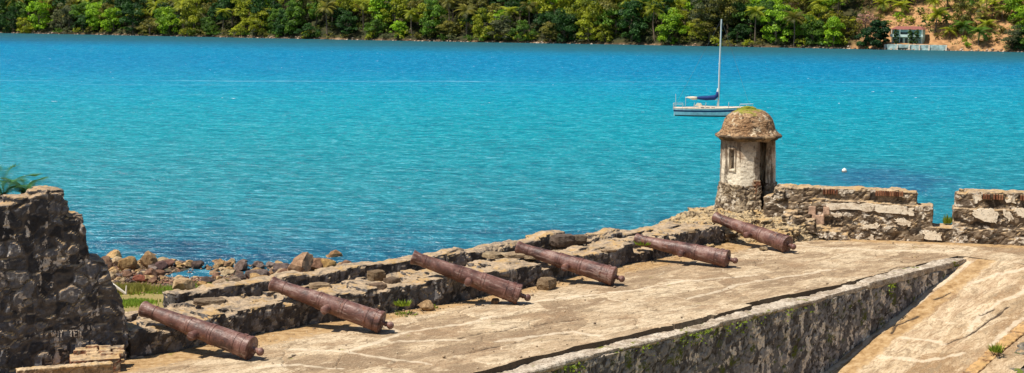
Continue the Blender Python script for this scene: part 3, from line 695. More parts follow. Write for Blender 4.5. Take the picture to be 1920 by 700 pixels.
for nm, me, px, py, z, sx, sy, sz, rzz, col, lb in [
    ('stone', PROTO[2], 800, 581, 0, .27, .24, .24, .3, (.5, .33, .17), 'rounded tan stone on the terrace below the third cannon'),
    ('stone_block', BLOCK[0], 1026, 541, 0, .36, .36, .33, 1.0, (.3, .21, .12), 'square brown stone block standing on the terrace before the fourth cannon'),
    ('stone', PROTO[4], 930, 570, 0, .15, .15, .18, .2, (.28, .18, .1), 'small stone wedged under the breech of the third cannon'),
    ('stone_block', BLOCK[1], 735, 540, .5, .25, .3, .30, .9, (.2, .14, .09), 'dark cube of stone at the front edge of the breastwork by the second cannon'),
    ('stone_block', BLOCK[2], 708, 548, .5, .30, .3, .26, .5, (.24, .16, .1), 'brown stone block left of the dark cube on the breastwork'),
    ('stone_block', BLOCK[3], 706, 525, .5, .3, .3, .28, .7, (.26, .18, .1), 'square stone block set back on the ledge before the outer wall'),
    ('flat_slab', SLAB[0], 394, 578, .4, .55, .4, .4, .3, (.26, .19, .12), 'thick flat slab overhanging the ledge above the nearest cannon'),
    ('flat_slab', SLAB[1], 928, 489, .5, .45, .5, .4, .9, (.36, .27, .16), 'left of two thin slabs on the ledge behind the third cannon'),
    ('flat_slab', SLAB[2], 965, 489, .55, .5, .45, .4, .4, (.42, .31, .19), 'right of two thin slabs on the ledge, beside the fourth muzzle'),
    ('flat_slab', SLAB[0], 1000, 492, .5, .35, .4, .4, 1.4, (.38, .28, .17), 'small thin slab under the barrel of the fourth cannon'),
    ('stone', BLOCK[0], 1056, 460, .55, .5, .4, .36, .6, (.16, .12, .09), 'dark angular stone topping the outer wall behind the fourth cannon'),
    ('stone_block', BLOCK[2], 1084, 456, .5, .36, .3, .28, .2, (.2, .15, .1), 'brown flat topped block at the right end of the outer wall rubble'),
    ('flat_slab', SLAB[1], 600, 546, .45, .4, .35, .35, .4, (.34, .24, .14), 'flat slab on the sandy ledge left of the stone blocks'),
    ('stone', SLAB[2], 1140, 475, .45, .28, .3, .22, .6, (.42, .3, .18), 'low tan stone on the ledge left of the fifth cannon'),
    ('stone', SLAB[0], 1290, 440, .5, .3, .3, .28, .1, (.4, .29, .17), 'low tan stone on the ledge right of the fifth muzzle'),
    ('stone', PROTO[6], 1432, 470, 0, .2, .2, .16, .1, (.45, .34, .2), 'small tan stone at the foot of the rubble under the last cannon')]:
    stone(nm, me, at(px, py, z), (sx, sy, sz), (0, 0, rzz), col, lb, 'stone', G)
# ------------------------------------------------------------------ near shore ground
def shore_y(x): return np.interp(x, [-80, -40, -24, -9.6, -8.6, -4, 0, 10, 40], [97, 94, 91.2, 89.6, 86, 62, 52, 50, 45])
def ground_z(x, y):
    d = shore_y(x)-y
    z = WZ+np.interp(d, [-30, -6, 0, 4, 10, 16, 24, 45, 90], [-5, -1.2, -.02, .28, .75, 1.45, 2.4, 4.8, 6.5])
    z = z-.6*np.exp(-(((x+17.6)/1.9)**2+((y-86.7)/2.0)**2)*1.1)-.35*np.exp(-(((x+14.9)/1.2)**2+((y-87.6)/1.2)**2))
    return z
def make_ground():
    x = np.arange(-75, 60, .33); y = np.arange(12, 104, .33); X, Y = np.meshgrid(x, y, indexing='ij'); P = np.stack([X.ravel(), Y.ravel(), X.ravel()*0], 1)
    Z = ground_z(X, Y)+(.10*fbm(P*.6, 3, 91)+.05*fbm(P*2.2, 2, 92)).reshape(X.shape)
    # under the fort everything lies below the paving
    S = (X-RO[0])*RU[0]+(Y-RO[1])*RU[1]; Tt = (X-RO[0])*RV[0]+(Y-RO[1])*RV[1]
    Q = (X-BW0[0])*BWN[0]+(Y-BW0[1])*BWN[1]; Z = np.where(Tt < 2.4, np.where(Q > -.2, -4.9+.15*fbm(P*.5, 3, 93).reshape(X.shape), np.minimum(Z, -8.2)), Z)
    Z = np.where((Tt < -11.2) & (Q > -.2), np.where(S > 25.9, -.45, np.maximum(rz(S)-.7, -4.9)), Z); Z = np.where((S > 25.9) & (Tt < -6) & (Q > -.2), -.45, Z)
    me = grid_me(X, Y, Z)
    me.polygons.foreach_set('use_smooth', np.ones(len(me.polygons), bool))
    t = T('shore_ground'); o = t.pos(); n = t.noise(o, .7, 5, .65); f = t.noise(o, 5, 5, .7); v = t.vor(o, 2.6, out=1)
    peb = t.mix(.55, t.ramp(n, [(.3, (.12, .075, .045)), (.5, (.26, .165, .095)), (.7, (.38, .25, .14))]), v, 'MULTIPLY')
    z = t.n('ShaderNodeSeparateXYZ', {0: o}).outputs[2]
    c = t.mix(t.mr(t.math('ADD', z, t.math('MULTIPLY', t.math('SUBTRACT', n, .5), 2.0)), -6.75, -6.35), peb, t.mix(f, (.34, .22, .10), (.2, .19, .05)))
    c = t.mix(t.mr(z, WZ+.12, WZ), c, (.05, .045, .03))
    tag(link('ground', me, t.out(c, .9, t.bump(f, .6, .1), .2)), kind='structure')
make_ground()
# shore rocks
ROCKS = [(280, 503, 37, 30, (.42, .27, .13), 'round tan boulder balanced at the waterline, darkened underneath'), (236, 508, 32, 26, (.46, .29, .12), 'pointed orange tan boulder at the waterline left of the round one'), (199, 508, 32, 24, (.26, .16, .1), 'brown boulder at the waterline against the ruined wall'),
    (300, 511, 24, 20, (.15, .09, .08), 'dark purple angular rock right of the round boulder'), (314, 501, 30, 14, (.2, .1, .075), 'dark red rock at the waterline right of the round boulder'), (266, 531, 38, 14, (.26, .085, .05), 'flat brick red rock left of the tide pool'),
    (346, 548, 54, 28, (.52, .36, .19), 'large pale flat boulder in front of the tide pool'), (380, 541, 24, 14, (.44, .26, .1), 'orange rock right of the large pale boulder'), (406, 539, 34, 12, (.42, .3, .18), 'tan slab of rock right of the orange rock by the pool'),
    (420, 489, 29, 15, (.5, .34, .17), 'pale wedge shaped rock on the waterline above the tide pool'), (450, 490, 18, 9, (.44, .27, .12), 'small orange rock on the waterline right of the pale wedge'), (372, 504, 24, 16, (.11, .075, .06), 'dark wet rock behind the tide pool'),
    (452, 508, 32, 18, (.21, .15, .12), 'grey brown boulder midway between tide pool and second cannon'), (562, 522, 58, 38, (.42, .26, .15), 'big leaning pinkish tan boulder behind the second muzzle'), (625, 500, 46, 28, (.34, .2, .09), 'brown orange rock at the right tip of the shore'),
    (602, 507, 42, 24, (.46, .28, .1), 'orange rock right of the big leaning boulder'), (528, 489, 48, 14, (.48, .33, .17), 'long pale rock on the waterline left of the leaning boulder'), (480, 494, 42, 13, (.36, .22, .1), 'long brown rock on the waterline'),
    (530, 515, 36, 22, (.15, .11, .095), 'dark grey rock left of the leaning boulder'), (542, 496, 24, 12, (.46, .33, .19), 'small pale rock above the dark grey rock'), (487, 497, 26, 13, (.5, .36, .2), 'small cream rock in front of the long brown rock'),
    (445, 520, 42, 12, (.17, .11, .08), 'low dark brown rock above the outer wall'), (477, 523, 42, 18, (.2, .15, .125), 'grey rock against the outer wall above the second cannon'), (494, 529, 32, 11, (.42, .27, .13), 'low tan rock touching the outer wall'),
    (440, 536, 27, 16, (.3, .22, .15), 'grey tan rock at the outer wall above the nearest cannon'), (405, 521, 26, 12, (.4, .27, .15), 'tan rock at the right end of the tide pool'), (392, 528, 12, 8, (.06, .045, .04), 'small black rock in the tide pool')]
rr = random.Random(21)
GS = 'boulders on the near shore'
for i, (px, py, wpx, hpx, col, lb) in enumerate(ROCKS):
    p = at(px, py, WZ)
    for _ in range(6): p = at(px, py, float(ground_z(p[0], p[1])))
    k = p[1]/F*1.02
    if px == 562: i = 3
    stone('boulder', PROTO[i % 7], p, (wpx*k*.70, wpx*k*.55, hpx*k*1.05), (rr.uniform(-.25, .25), -.45 if px == 562 else rr.uniform(-.25, .25), rr.uniform(-1.2, 1.2)), col, lb, 'boulder', GS, .15)
PALC = [((.34, .21, .11), 'brown'), ((.5, .32, .14), 'tan'), ((.12, .085, .07), 'dark'), ((.22, .17, .14), 'grey'), ((.27, .15, .09), 'reddish'), ((.54, .4, .23), 'pale'), ((.5, .33, .16), 'tan')]
for i in range(250):
    px = rr.uniform(178, 655); py = 489+46*rr.random()**1.25 if px < 480 else 487+36*rr.random()
    p = at(px, py, WZ)
    for _ in range(5): p = at(px, py, float(ground_z(p[0], p[1])))
    if 312 < px < 398 and 508 < py < 526 and rr.random() < .85: continue
    s_ = rr.uniform(.16, .46)*(1 if rr.random() < .8 else 1.5); col, cn = rr.choice(PALC); v = rr.uniform(.8, 1.2)
    stone('shore_stone', PROTO[i % 7], p, (s_, s_*.9, s_*rr.uniform(.7, 1)), (rr.uniform(-.4, .4), rr.uniform(-.4, .4), rr.uniform(0, 6)), tuple(c*v for c in col),
          f'small {cn} stone among the shore rubble between boulders and waterline', 'stone', f'small {cn} shore stones', .1)
# pebbles: uncountable
def pebbles():
    n = 5200; px = RNG.uniform(-30, -6, n); py = RNG.uniform(74, 92, n); z = ground_z(px, py)
    k = z > WZ-.12; px, py, z = px[k], py[k], z[k]
    ico = stone_me(5, 0, 1); C0 = coords(ico); Fc = np.array([list(p.vertices) for p in ico.polygons]); n = len(px)
    sc = RNG.uniform(.04, .16, n); a = RNG.uniform(0, 6.28, n)
    V = C0[None]*sc[:, None, None]; X = V[..., 0]*np.cos(a)[:, None]-V[..., 1]*np.sin(a)[:, None]; Y = V[..., 0]*np.sin(a)[:, None]+V[..., 1]*np.cos(a)[:, None]
    V = np.stack([X+px[:, None], Y+py[:, None], V[..., 2]+z[:, None]+.05], -1).reshape(-1, 3)
    Fq = (Fc[None]+(np.arange(n)*len(C0))[:, None, None]).reshape(-1, 3)
    me = np_me(V, Fq); attr(me, 'cell', np.repeat(RNG.random(n), len(C0)))
    t = T('pebble'); c = t.ramp(t.att('cell'), [(0, (.05, .035, .03)), (.3, (.16, .1, .07)), (.55, (.3, .19, .1)), (.75, (.2, .09, .055)), (1, (.44, .32, .19))])
    tag(link('pebbles', me, t.out(c, .85)), kind='stuff')
pebbles()
def blades(name, spots, n, h, mat, kind='stuff'):
    V = []; Fq = []
    for k in range(n):
        cx, cy, rx, ry = random.choices(spots, [s[2]*s[3] for s in spots])[0]
        x = random.gauss(cx, rx*.5); y = random.gauss(cy, ry*.5); z = float(ground_z(np.array(x), np.array(y))) if spots is GR or spots is DRY else 0
        a = random.uniform(0, 6.28); wd = random.uniform(.03, .07); hh = h*random.uniform(.5, 1.2); lx, ly = random.gauss(0, .3)*hh, random.gauss(0, .3)*hh
        i = len(V); V += [(x-wd*math.cos(a), y-wd*math.sin(a), z-.05), (x+wd*math.cos(a), y+wd*math.sin(a), z-.05), (x+lx, y+ly, z+hh)]; Fq.append((i, i+1, i+2))
    return tag(link(name, np_me(V, Fq), mat), kind=kind)
def leafy(name, a, b, trans=.35):
    t = T(name); o = t.pos(); c = t.mix(t.noise(o, 1.4, 4, .7), a, b)
    t.out(c, .6, None, .25); tr = t.n('ShaderNodeBsdfTranslucent', {0: c}); mx = t.n('ShaderNodeMixShader', {0: trans}); t.t.links.new(t.b.outputs[0], mx.inputs[1]); t.t.links.new(tr.outputs[0], mx.inputs[2])
    t.t.links.new(mx.outputs[0], t.t.nodes['Material Output'].inputs[0]); return t.m
def gpt(px, py):
    p = at(px, py, WZ)
    for _ in range(8): p = at(px, py, float(ground_z(p[0], p[1])))
    return p
GR = []
for px, py, rx, ry in ((240, 572, 1.0, 1.5), (252, 568, .7, 1.2), (295, 549, 1.2, 1.6), (325, 546, 1.4, 1.6), (355, 543, 1.4, 1.5), (385, 539, 1.4, 1.4), (410, 535, 1.1, 1.2)): p = gpt(px, py); GR.append((p[0], p[1], rx, ry))
DRY = []
for px, py, rx, ry in ((240, 549, 1.2, 1.2), (225, 546, 1., 1.2), (258, 545, .8, 1)): p = gpt(px, py); DRY.append((p[0], p[1], rx, ry))
blades('grass', GR, 10000, .15, leafy('fresh_grass', (.16, .3, .02), (.32, .38, .05)))
blades('dry_grass', DRY, 2200, .36, leafy('straw_grass', (.32, .26, .05), (.22, .22, .04)))
def driftwood():
    p = Vector(gpt(222, 556)); bm = bmesh.new()
    tube(bm, [p+Vector((-.5, .1, .75)), p+Vector((-.1, 0, .45)), p+Vector((.35, 0, .12))], [.045, .07, .06], 7); tube(bm, [p+Vector((.35, 0, .08)), p+Vector((.38, .02, .5))], [.05, .03], 6)
    for v in bm.verts: v.co -= p
    tag(link('driftwood', bm_me(bm), flat('bleached_wood', (.68, .6, .5)), loc=p), 'bleached forked driftwood branch in dry grass by the ruined wall', 'driftwood')
driftwood()
def grit():
    n = 900; s_ = RNG.uniform(2, 27, n); t_ = np.where(RNG.random(n) < .55, -np.abs(RNG.normal(0, .5, n))-.05, RNG.uniform(-6.3, -.2, n)); ti = np.interp(s_, [0, 5.5, 9.6, 12.9, 17.9, 22], [0, -.02, -.5, -.36, -.1, .25]); t_ = t_+np.where(t_ > -2, ti, 0)
    ico = stone_me(7, 0, 1); C0 = coords(ico); Fc = np.array([list(p.vertices) for p in ico.polygons]); sc = RNG.uniform(.01, .034, n)*np.where(RNG.random(n) < .06, 2, 1)
    W = RO[None]+s_[:, None]*RU+t_[:, None]*RV; k = (W-BW0)@BWN > .3; W, sc = W[k], sc[k]; n = len(W)
    V = C0[None]*sc[:, None, None]+np.stack([W[:, 0], W[:, 1], sc*.3], 1)[:, None]; Fq = (Fc[None]+(np.arange(n)*len(C0))[:, None, None]).reshape(-1, 3)
    me = np_me(V.reshape(-1, 3), Fq); attr(me, 'cell', np.repeat(RNG.random(n), len(C0)))
    t = T('grit'); c = t.ramp(t.att('cell'), [(0, (.12, .085, .06)), (.5, (.32, .22, .13)), (1, (.55, .43, .29))]); tag(link('grit', me, t.out(c, .9)), kind='stuff')
grit()
# weeds on the masonry
M_WEED = leafy('weed_leaf', (.1, .17, .015), (.3, .36, .03))
def tuft(px, py, z, n, h, r, label=None, name='weed', group='weeds growing in the old masonry', world=None):
    p = Vector(world if world is not None else at(px, py, z)); V = []; Fq = []
    for k in range(n):
        a = random.uniform(0, 6.28); d = r*random.random()**.6; x, y = d*math.cos(a), d*math.sin(a); b = random.uniform(0, 6.28); wd = random.uniform(.02, .045)
        hh = h*random.uniform(.4, 1.1); i = len(V); V += [(x-wd*math.cos(b), y-wd*math.sin(b), -.02), (x+wd*math.cos(b), y+wd*math.sin(b), -.02), (x*1.6+random.gauss(0, .25)*hh, y*1.6+random.gauss(0, .25)*hh, hh)]; Fq.append((i, i+1, i+2))
    return tag(link(name, np_me(V, Fq), M_WEED, loc=p), label, 'weed', group)
tuft(1866, 672, 0, 60, .22, .16, 'bright green weed on the dark parapet in the bottom right corner', world=None if False else (lambda q: R(q[0], q[1], rz(q[0])+.2))(plan(1868, 672, SLOPE)))
tuft(1776, 418, .55, 70, .3, .12, 'tall green weed in the gap between the two merlons')
tuft(760, 590, .0, 40, .09, .25, 'green weed at the foot of the breastwork below the stone blocks'); tuft(812, 577, 0, 30, .1, .12, 'low weed beside the rounded tan stone')
tuft(755, 571, .25, 80, .12, .2, 'patch of green weed climbing the breastwork face'); tuft(830, 500, .45, 40, .12, .2, 'yellow green weed on the ledge under the third muzzle')
tuft(1205, 458, .55, 40, .12, .2, 'yellow green weed on the ledge by the fifth muzzle')
def edge_moss():
    V = []; Fq = []
    def add(s, t, z, h):
        i = len(V); a = random.uniform(0, 6.28); wd = random.uniform(.02, .05); p = R(s, t, z)
        V.extend([(p.x-wd*math.cos(a), p.y-wd*math.sin(a), p.z), (p.x+wd*math.cos(a), p.y+wd*math.sin(a), p.z), (p.x+random.gauss(0, .03), p.y+random.gauss(0, .03), p.z+h)]); Fq.append((i, i+1, i+2))
    for c in range(20):
        s0 = random.choice([random.uniform(5, 16), random.uniform(5, 22), random.uniform(11, 14)]); n = random.randint(8, 34); w_ = random.uniform(.08, .35); front = random.random() < .6
        for k in range(n):
            s = random.gauss(s0, w_)
            if front: add(s, -6.9-random.random()*.06, -.22-random.random()**2*.3, random.uniform(.02, .07))
            else: add(s, -6.52+random.gauss(0, .04), -.19, random.uniform(.02, .08))
    tag(link('moss', np_me(V, Fq), M_WEED), kind='stuff')
edge_moss()
# ------------------------------------------------------------------ water
A0 = np.array((-168.29, 528.08)); AD = np.array((.889, -.458)); AD /= np.linalg.norm(AD); AN = np.array((-AD[1], AD[0]))
def water():
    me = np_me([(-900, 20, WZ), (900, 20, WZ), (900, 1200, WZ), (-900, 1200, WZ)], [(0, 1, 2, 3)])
    t = T('sea_water'); o = t.pos(); y = t.n('ShaderNodeSeparateXYZ', {0: o}).outputs[1]; x = t.n('ShaderNodeSeparateXYZ', {0: o}).outputs[0]
    bands = t.noise(t.sc(o, (.006, .05, 1)), 1., 4, .6); patch = t.noise(t.sc(o, (.03, .06, 1)), 1., 4, .6)
    dep = t.math('ADD', y, t.math('MULTIPLY', x, .10))
    dep = t.math('ADD', dep, t.math('MULTIPLY', t.math('SUBTRACT', bands, .5), 34.)); dep = t.math('ADD', dep, t.math('MULTIPLY', t.math('SUBTRACT', patch, .5), 26.))
    f = t.n('ShaderNodeMapRange', {0: dep, 1: 60., 2: 460.}).outputs[0]
    c = t.ramp(f, [(.04, (.012, .10, .17)), (.085, (.02, .155, .215)), (.15, (.014, .20, .25)), (.28, (.003, .24, .30)), (.40, (.0, .245, .335)), (.48, (.0, .23, .35)), (.60, (.0, .185, .34)), (.72, (.0, .18, .34)), (.84, (.0, .19, .35)), (1, (.004, .13, .28))])
    # sea bed showing dark near the shore rocks and around a sunken reef
    d2 = t.n('ShaderNodeVectorMath', {0: o, 1: (30.5, 131., WZ)}, operation='SUBTRACT').outputs[0]; d2 = t.sc(d2, (.13, .07, 0)); ln = t.n('ShaderNodeVectorMath', {0: d2}, operation='LENGTH').outputs['Value']
    c = t.mix(t.mr(t.math('ADD', ln, t.math('MULTIPLY', t.math('SUBTRACT', t.noise(o, .35, 4, .6), .5), 1.2)), 1.1, .2, 0, .75), c, (.02, .10, .20))
    nb = t.noise(t.sc(o, (.09, .16, 1)), 1., 4, .6)
    c = t.mix(t.math('MULTIPLY', t.mr(nb, .5, .62), t.mr(y, 112, 96, 0, .7)), c, (.012, .06, .12))
    w1 = t.noise(t.sc(o, (.55, 1.15, 1)), 1., 5, .62, .25); w2 = t.noise(t.sc(o, (1.7, 3.4, 1)), 1., 3, .6, .2); w3 = t.noise(t.sc(o, (.13, .3, 1)), 1., 3, .55)
    hgt = t.math('ADD', t.math('ADD', t.math('MULTIPLY', w1, .62), t.math('MULTIPLY', w2, .16)), t.math('MULTIPLY', w3, .7))
    # white caps and foam streaks
    for yy, wd, k_ in ((264., 3.2, .38), (254., 2., .2), (281., 2.0, .16), (232., 2.4, .16)):
        yv = t.math('ADD', t.math('ADD', y, t.math('MULTIPLY', x, .03)), t.math('MULTIPLY', t.math('SUBTRACT', t.noise(t.sc(o, (.02, .0, 0)), 1., 3, .5), .5), 9.))
        ln_ = t.math('ABSOLUTE', t.math('SUBTRACT', yv, yy)); c = t.mix(t.math('MULTIPLY', t.mr(ln_, wd, .2, 0, k_), t.mr(t.noise(t.sc(o, (.05, .5, 1)), 1., 5, .75), .45, .7)), c, (.3, .58, .66))
    fo = t.noise(t.sc(o, (.8, .55, 1)), 1., 3, .6); fm = t.math('MULTIPLY', t.mr(fo, .74, .76), t.mr(y, 160, 230))
    c = t.mix(fm, c, (.75, .8, .82))
    w4 = t.noise(t.sc(o, (.7, .95, 1)), 1., 6, .75, .15); w5 = t.noise(t.sc(o, (1.7, 1.9, 1)), 1., 4, .7, .2)  # ripple shading painted into the colour: darker troughs, paler sky-catching crests
    c = t.mix(t.mr(w4, .48, .6, 0, .75), c, t.mix(1., c, (.3, .56, .66), 'MULTIPLY'))
    c = t.mix(t.mr(t.math('ADD', t.math('MULTIPLY', w4, .4), t.math('MULTIPLY', w5, .6)), .48, .36, 0, .8), c, t.mix(.6, c, (.12, .50, .60)))
    c = t.mix(t.mr(w5, .5, .62, 0, .42), c, t.mix(1., c, (.4, .66, .74), 'MULTIPLY'))
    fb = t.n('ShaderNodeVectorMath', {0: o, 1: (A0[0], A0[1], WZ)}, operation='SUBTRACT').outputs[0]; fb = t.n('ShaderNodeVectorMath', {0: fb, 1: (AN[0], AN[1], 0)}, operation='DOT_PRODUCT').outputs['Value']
    c = t.mix(t.mr(t.math('ADD', fb, t.math('MULTIPLY', t.math('SUBTRACT', bands, .5), 40.)), -85, -6, 0, .9), c, (.02, .085, .09))  # dark green reflection of the far shore, painted into the water colour
    bp = t.bump(hgt, 1., 1.0); df = t.n('ShaderNodeBsdfDiffuse', {0: c, 'Normal': bp}); gl = t.n('ShaderNodeBsdfGlossy', {0: (1, 1, 1, 1), 'Roughness': .22, 'Normal': bp})
    mx = t.n('ShaderNodeMixShader', {0: .062}); t.t.links.new(df.outputs[0], mx.inputs[1]); t.t.links.new(gl.outputs[0], mx.inputs[2]); t.t.links.new(mx.outputs[0], t.t.nodes['Material Output'].inputs[0])
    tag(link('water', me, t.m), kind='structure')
water()
# ------------------------------------------------------------------ far shore
def far(a, b): p = A0+AD*a+AN*b; return p
def along(px, py=None):
    py = np.interp(px, [0, 300, 700, 1000, 1340, 1660, 1920], [62, 68, 76, 81, 87, 92, 98]) if py is None else py
    p = np.array(at(px, py, WZ)[:2])-A0; return float(p@AD)
AH = along(1692)
def shore_b(a): return -2.4*np.exp(-((a-140)/60.)**2)
def hill_z(a, b):
    b = b-shore_b(a); k = np.interp(a, [AH-45, AH-18, AH+60], [.46, .52, .6])
    z = WZ-.6+np.interp(b, [-6, 0, 1.2, 60], [-1.5, .35, 1.3, 1.3])+np.maximum(b-1.2, 0)*k
    fl = np.exp(-(((a-AH-3)/11.)**4))*sstep(8.5, 6., b)           # level ground round the house
    return z*(1-fl)+fl*np.where(b > 1., WZ+1.4, z)
def make_hill():
    a = np.arange(-130, 470, 1.5); b = np.concatenate([np.arange(-6, 3, .5), np.arange(3, 200, 2.)]); A, B = np.meshgrid(a, b, indexing='ij')
    P = np.stack([A.ravel(), B.ravel(), A.ravel()*0], 1); Z = hill_z(A, B)+(.5*fbm(P*.25, 3, 5)*sstep(0, 3, P[:, 1])).reshape(A.shape)
    X = A0[0]+AD[0]*A+AN[0]*B; Y = A0[1]+AD[1]*A+AN[1]*B
    me = grid_me(X, Y, Z); bare = sstep(AH-16, AH-6, A+4*fbm(P*.2, 2, 8).reshape(A.shape)).ravel(); attr(me, 'bare', bare)
    t = T('hillside'); o = t.pos(); n = t.noise(o, .5, 5, .65); f = t.noise(o, 2.2, 5, .7)
    soil = t.ramp(n, [(.3, (.13, .08, .035)), (.45, (.32, .165, .07)), (.56, (.44, .24, .11)), (.66, (.22, .19, .05)), (.76, (.36, .2, .12))])
    soil = t.mix(t.mr(f, .55, .68, 0, .7), soil, (.13, .075, .03))
    lit = t.mix(t.mr(n, .4, .6), (.02, .026, .01), (.05, .045, .015)); z = t.n('ShaderNodeSeparateXYZ', {0: o}).outputs[2]
    lit = t.mix(t.mr(t.math('ADD', z, t.math('MULTIPLY', n, .8)), WZ+1.2, WZ+.5), lit, t.ramp(t.noise(o, .09, 4, .7), [(.42, (.03, .025, .015)), (.55, (.14, .085, .045)), (.68, (.34, .22, .13))]))
    tag(link('hill', me, t.out(t.mix(t.att('bare'), lit, soil), .95)), kind='structure')
make_hill()
def shore_scree():
    n = 1500; a = RNG.uniform(-20, 345, n); k = RNG.random(n) < .25+.75*(fbm(np.stack([a*.06, a*0, a*0], 1), 2, 6) > .0); a = a[k]; n = len(a); b = RNG.uniform(-.7, 1.0, n)+shore_b(a); z = hill_z(a, b)
    ico = stone_me(6, 0, 1); C0 = coords(ico); Fc = np.array([list(p.vertices) for p in ico.polygons])
    sc = RNG.uniform(.12, .5, n); V = C0[None]*sc[:, None, None]; p = A0+a[:, None]*AD+b[:, None]*AN
    V = V+np.stack([p[:, 0], p[:, 1], np.maximum(z, WZ)+.05], 1)[:, None]; Fq = (Fc[None]+(np.arange(n)*len(C0))[:, None, None]).reshape(-1, 3)
    me = np_me(V.reshape(-1, 3), Fq); attr(me, 'cell', np.repeat(RNG.random(n), len(C0)))
    t = T('scree'); c = t.ramp(t.att('cell'), [(0, (.06, .045, .035)), (.4, (.2, .13, .09)), (.7, (.36, .24, .16)), (1, (.55, .44, .34))]); tag(link('scree', me, t.out(c, .9)), kind='stuff')
shore_scree()
# foliage
def leaf_mat():
    t = T('leaf'); oi = t.n('ShaderNodeObjectInfo'); o = t.obj(); n = t.noise(o, .9, 3, .6); v = t.att('tone')
    c = oi.outputs['Color']; c2 = t.mix(1., c, (2.1, 1.75, 1.2), 'MULTIPLY'); c = t.mix(v, t.mix(1., c, (.42, .5, .6), 'MULTIPLY'), c2)
    t.out(c, .55, None, .3); tr = t.n('ShaderNodeBsdfTranslucent', {0: c}); mx = t.n('ShaderNodeMixShader', {0: .4}); t.t.links.new(t.b.outputs[0], mx.inputs[1]); t.t.links.new(tr.outputs[0], mx.inputs[2])
    t.t.links.new(mx.outputs[0], t.t.nodes['Material Output'].inputs[0]); return t.m
M_LEAF = leaf_mat(); M_BARK = flat('bark', (.16, .115, .075), .9, .3, 2)
def leaves_me(C, R_, per, size, rg, up=.35, flat_=1.):
    V = []; tone = []
    for c, r in zip(C, R_):
        n = max(6, int(per*r*r)); d = rg.normal(size=(n, 3)); d[:, 2] = np.abs(d[:, 2])*1.0-.25; d /= np.linalg.norm(d, axis=1)[:, None]
        p = c+d*r*rg.uniform(.65, 1.08, n)[:, None]*np.array((1, 1, .8*flat_)); nn = d+rg.normal(size=(n, 3))*.55+np.array((0, 0, up)); nn /= np.linalg.norm(nn, axis=1)[:, None]
        u = np.cross(nn, rg.normal(size=(n, 3))); u /= np.linalg.norm(u, axis=1)[:, None]; v = np.cross(nn, u); s = (size*rg.uniform(.6, 1.3, n))[:, None]
        V.append(np.stack([p-u*s, p-v*s*.7, p+u*s, p+v*s*.7], 1)); tone.append(np.repeat(np.clip(rg.normal(.5, .22, n)+rg.normal(0, .18), 0, 1), 4))
    V = np.concatenate(V).reshape(-1, 3); me = np_me(V, np.arange(len(V)).reshape(-1, 4)); attr(me, 'tone', np.concatenate(tone)); me.materials.append(M_LEAF); return me
def crown(seed, w=2.6, h=4.2, base=1.4, ncl=22, size=.24, per=60, cone=0.):
    rg = np.random.default_rng(seed); C = []; R_ = []; ln = rg.uniform(-.5, .5, 2)*w*(.8 if w > 1 else 0); e0 = rg.uniform(.75, 1.3, 2) if w > 1 else (1, 1); lo = rg.uniform(.1, .45) if base > .3 else .18
    for k in range(ncl):
        u = (k+.5)/ncl; zz = base+.5+(h-base-.8)*u; prof = math.sin(math.pi*min(.95, lo+(.9-lo)*u))**.7*(1-cone*u)
        a = k*2.4+rg.uniform(-.5, .5); d = w*prof*rg.uniform(.35, .95); d *= rg.choice([.8, 1., 1.3]); C.append((d*math.cos(a)*e0[0]+ln[0]*u, d*math.sin(a)*e0[1]+ln[1]*u, zz+rg.uniform(-.5, .5)*min(1, w*.4))); R_.append(rg.uniform(.28, 1.05)*w*.40)
    return leaves_me(np.array(C), R_, per, size, rg)
def trunk(seed, h, r, limbs=4, w=1.6):
    rg = random.Random(seed); bm = bmesh.new(); dx = rg.uniform(-.3, .3); tube(bm, [(0, 0, -.8), (dx*.3, 0, h*.35), (dx, 0, h*.75)], [r*1.2, r, r*.5], 6)
    for k in range(limbs):
        a = rg.uniform(0, 6.28); z0 = h*rg.uniform(.3, .6); tube(bm, [(dx*.5, 0, z0), (math.cos(a)*w*.45, math.sin(a)*w*.45, z0+h*.18), (math.cos(a)*w, math.sin(a)*w, z0+h*.3)], [r*.5, r*.38, r*.18], 5)
    me = bm_me(bm); me.materials.append(M_BARK); return me
def palm_crown(seed, L=2.0, n=17, h=0):
    rg = random.Random(seed); V = []; Fq = []; tone = []
    for k in range(n):
        a = k*2.4+rg.uniform(-.3, .3); e = rg.uniform(-.25, 1.25); l = L*rg.uniform(.8, 1.1); x = z = 0.; pts = []
        for i in range(8): pts.append((x, z)); x += math.cos(e)*l/7; z += math.sin(e)*l/7; e -= .17+.13*i/7
        tn = rg.random()
        for i in range(7):
            (x0, z0), (x1, z1) = pts[i], pts[i+1]; wd = .62*math.sin(math.pi*min(1, (i+1.2)/8.4))+.04
            for sg in (-1, 1):
                for q in range(2):
                    u0 = q/2; u1 = u0+.46; p0 = (x0+(x1-x0)*u0, z0+(z1-z0)*u0); p1 = (x0+(x1-x0)*u1, z0+(z1-z0)*u1); tip = (p1[0]+.25, p1[1]-wd*.45)
                    i0 = len(V)
                    for (xx, yy, zz) in ((p0[0], 0, p0[1]), (p1[0], 0, p1[1]), (tip[0], sg*wd, tip[1])): V.append((xx*math.cos(a)-yy*math.sin(a), xx*math.sin(a)+yy*math.cos(a), zz+h)); tone.append(tn)
                    Fq.append((i0, i0+1, i0+2))
    me = np_me(V, Fq); attr(me, 'tone', tone); me.materials.append(M_LEAF); return me
def palm_trunk(seed, h, r=.13):
    rg = random.Random(seed); bm = bmesh.new(); dx = 0; tube(bm, [(rg.uniform(-.5, .5), rg.uniform(-.2, .2), -.6), (rg.uniform(-.2, .2), 0, h*.5), (0, 0, h)], [r*1.4, r, r*.8], 6); me = bm_me(bm); me.materials.append(M_BARK); return me
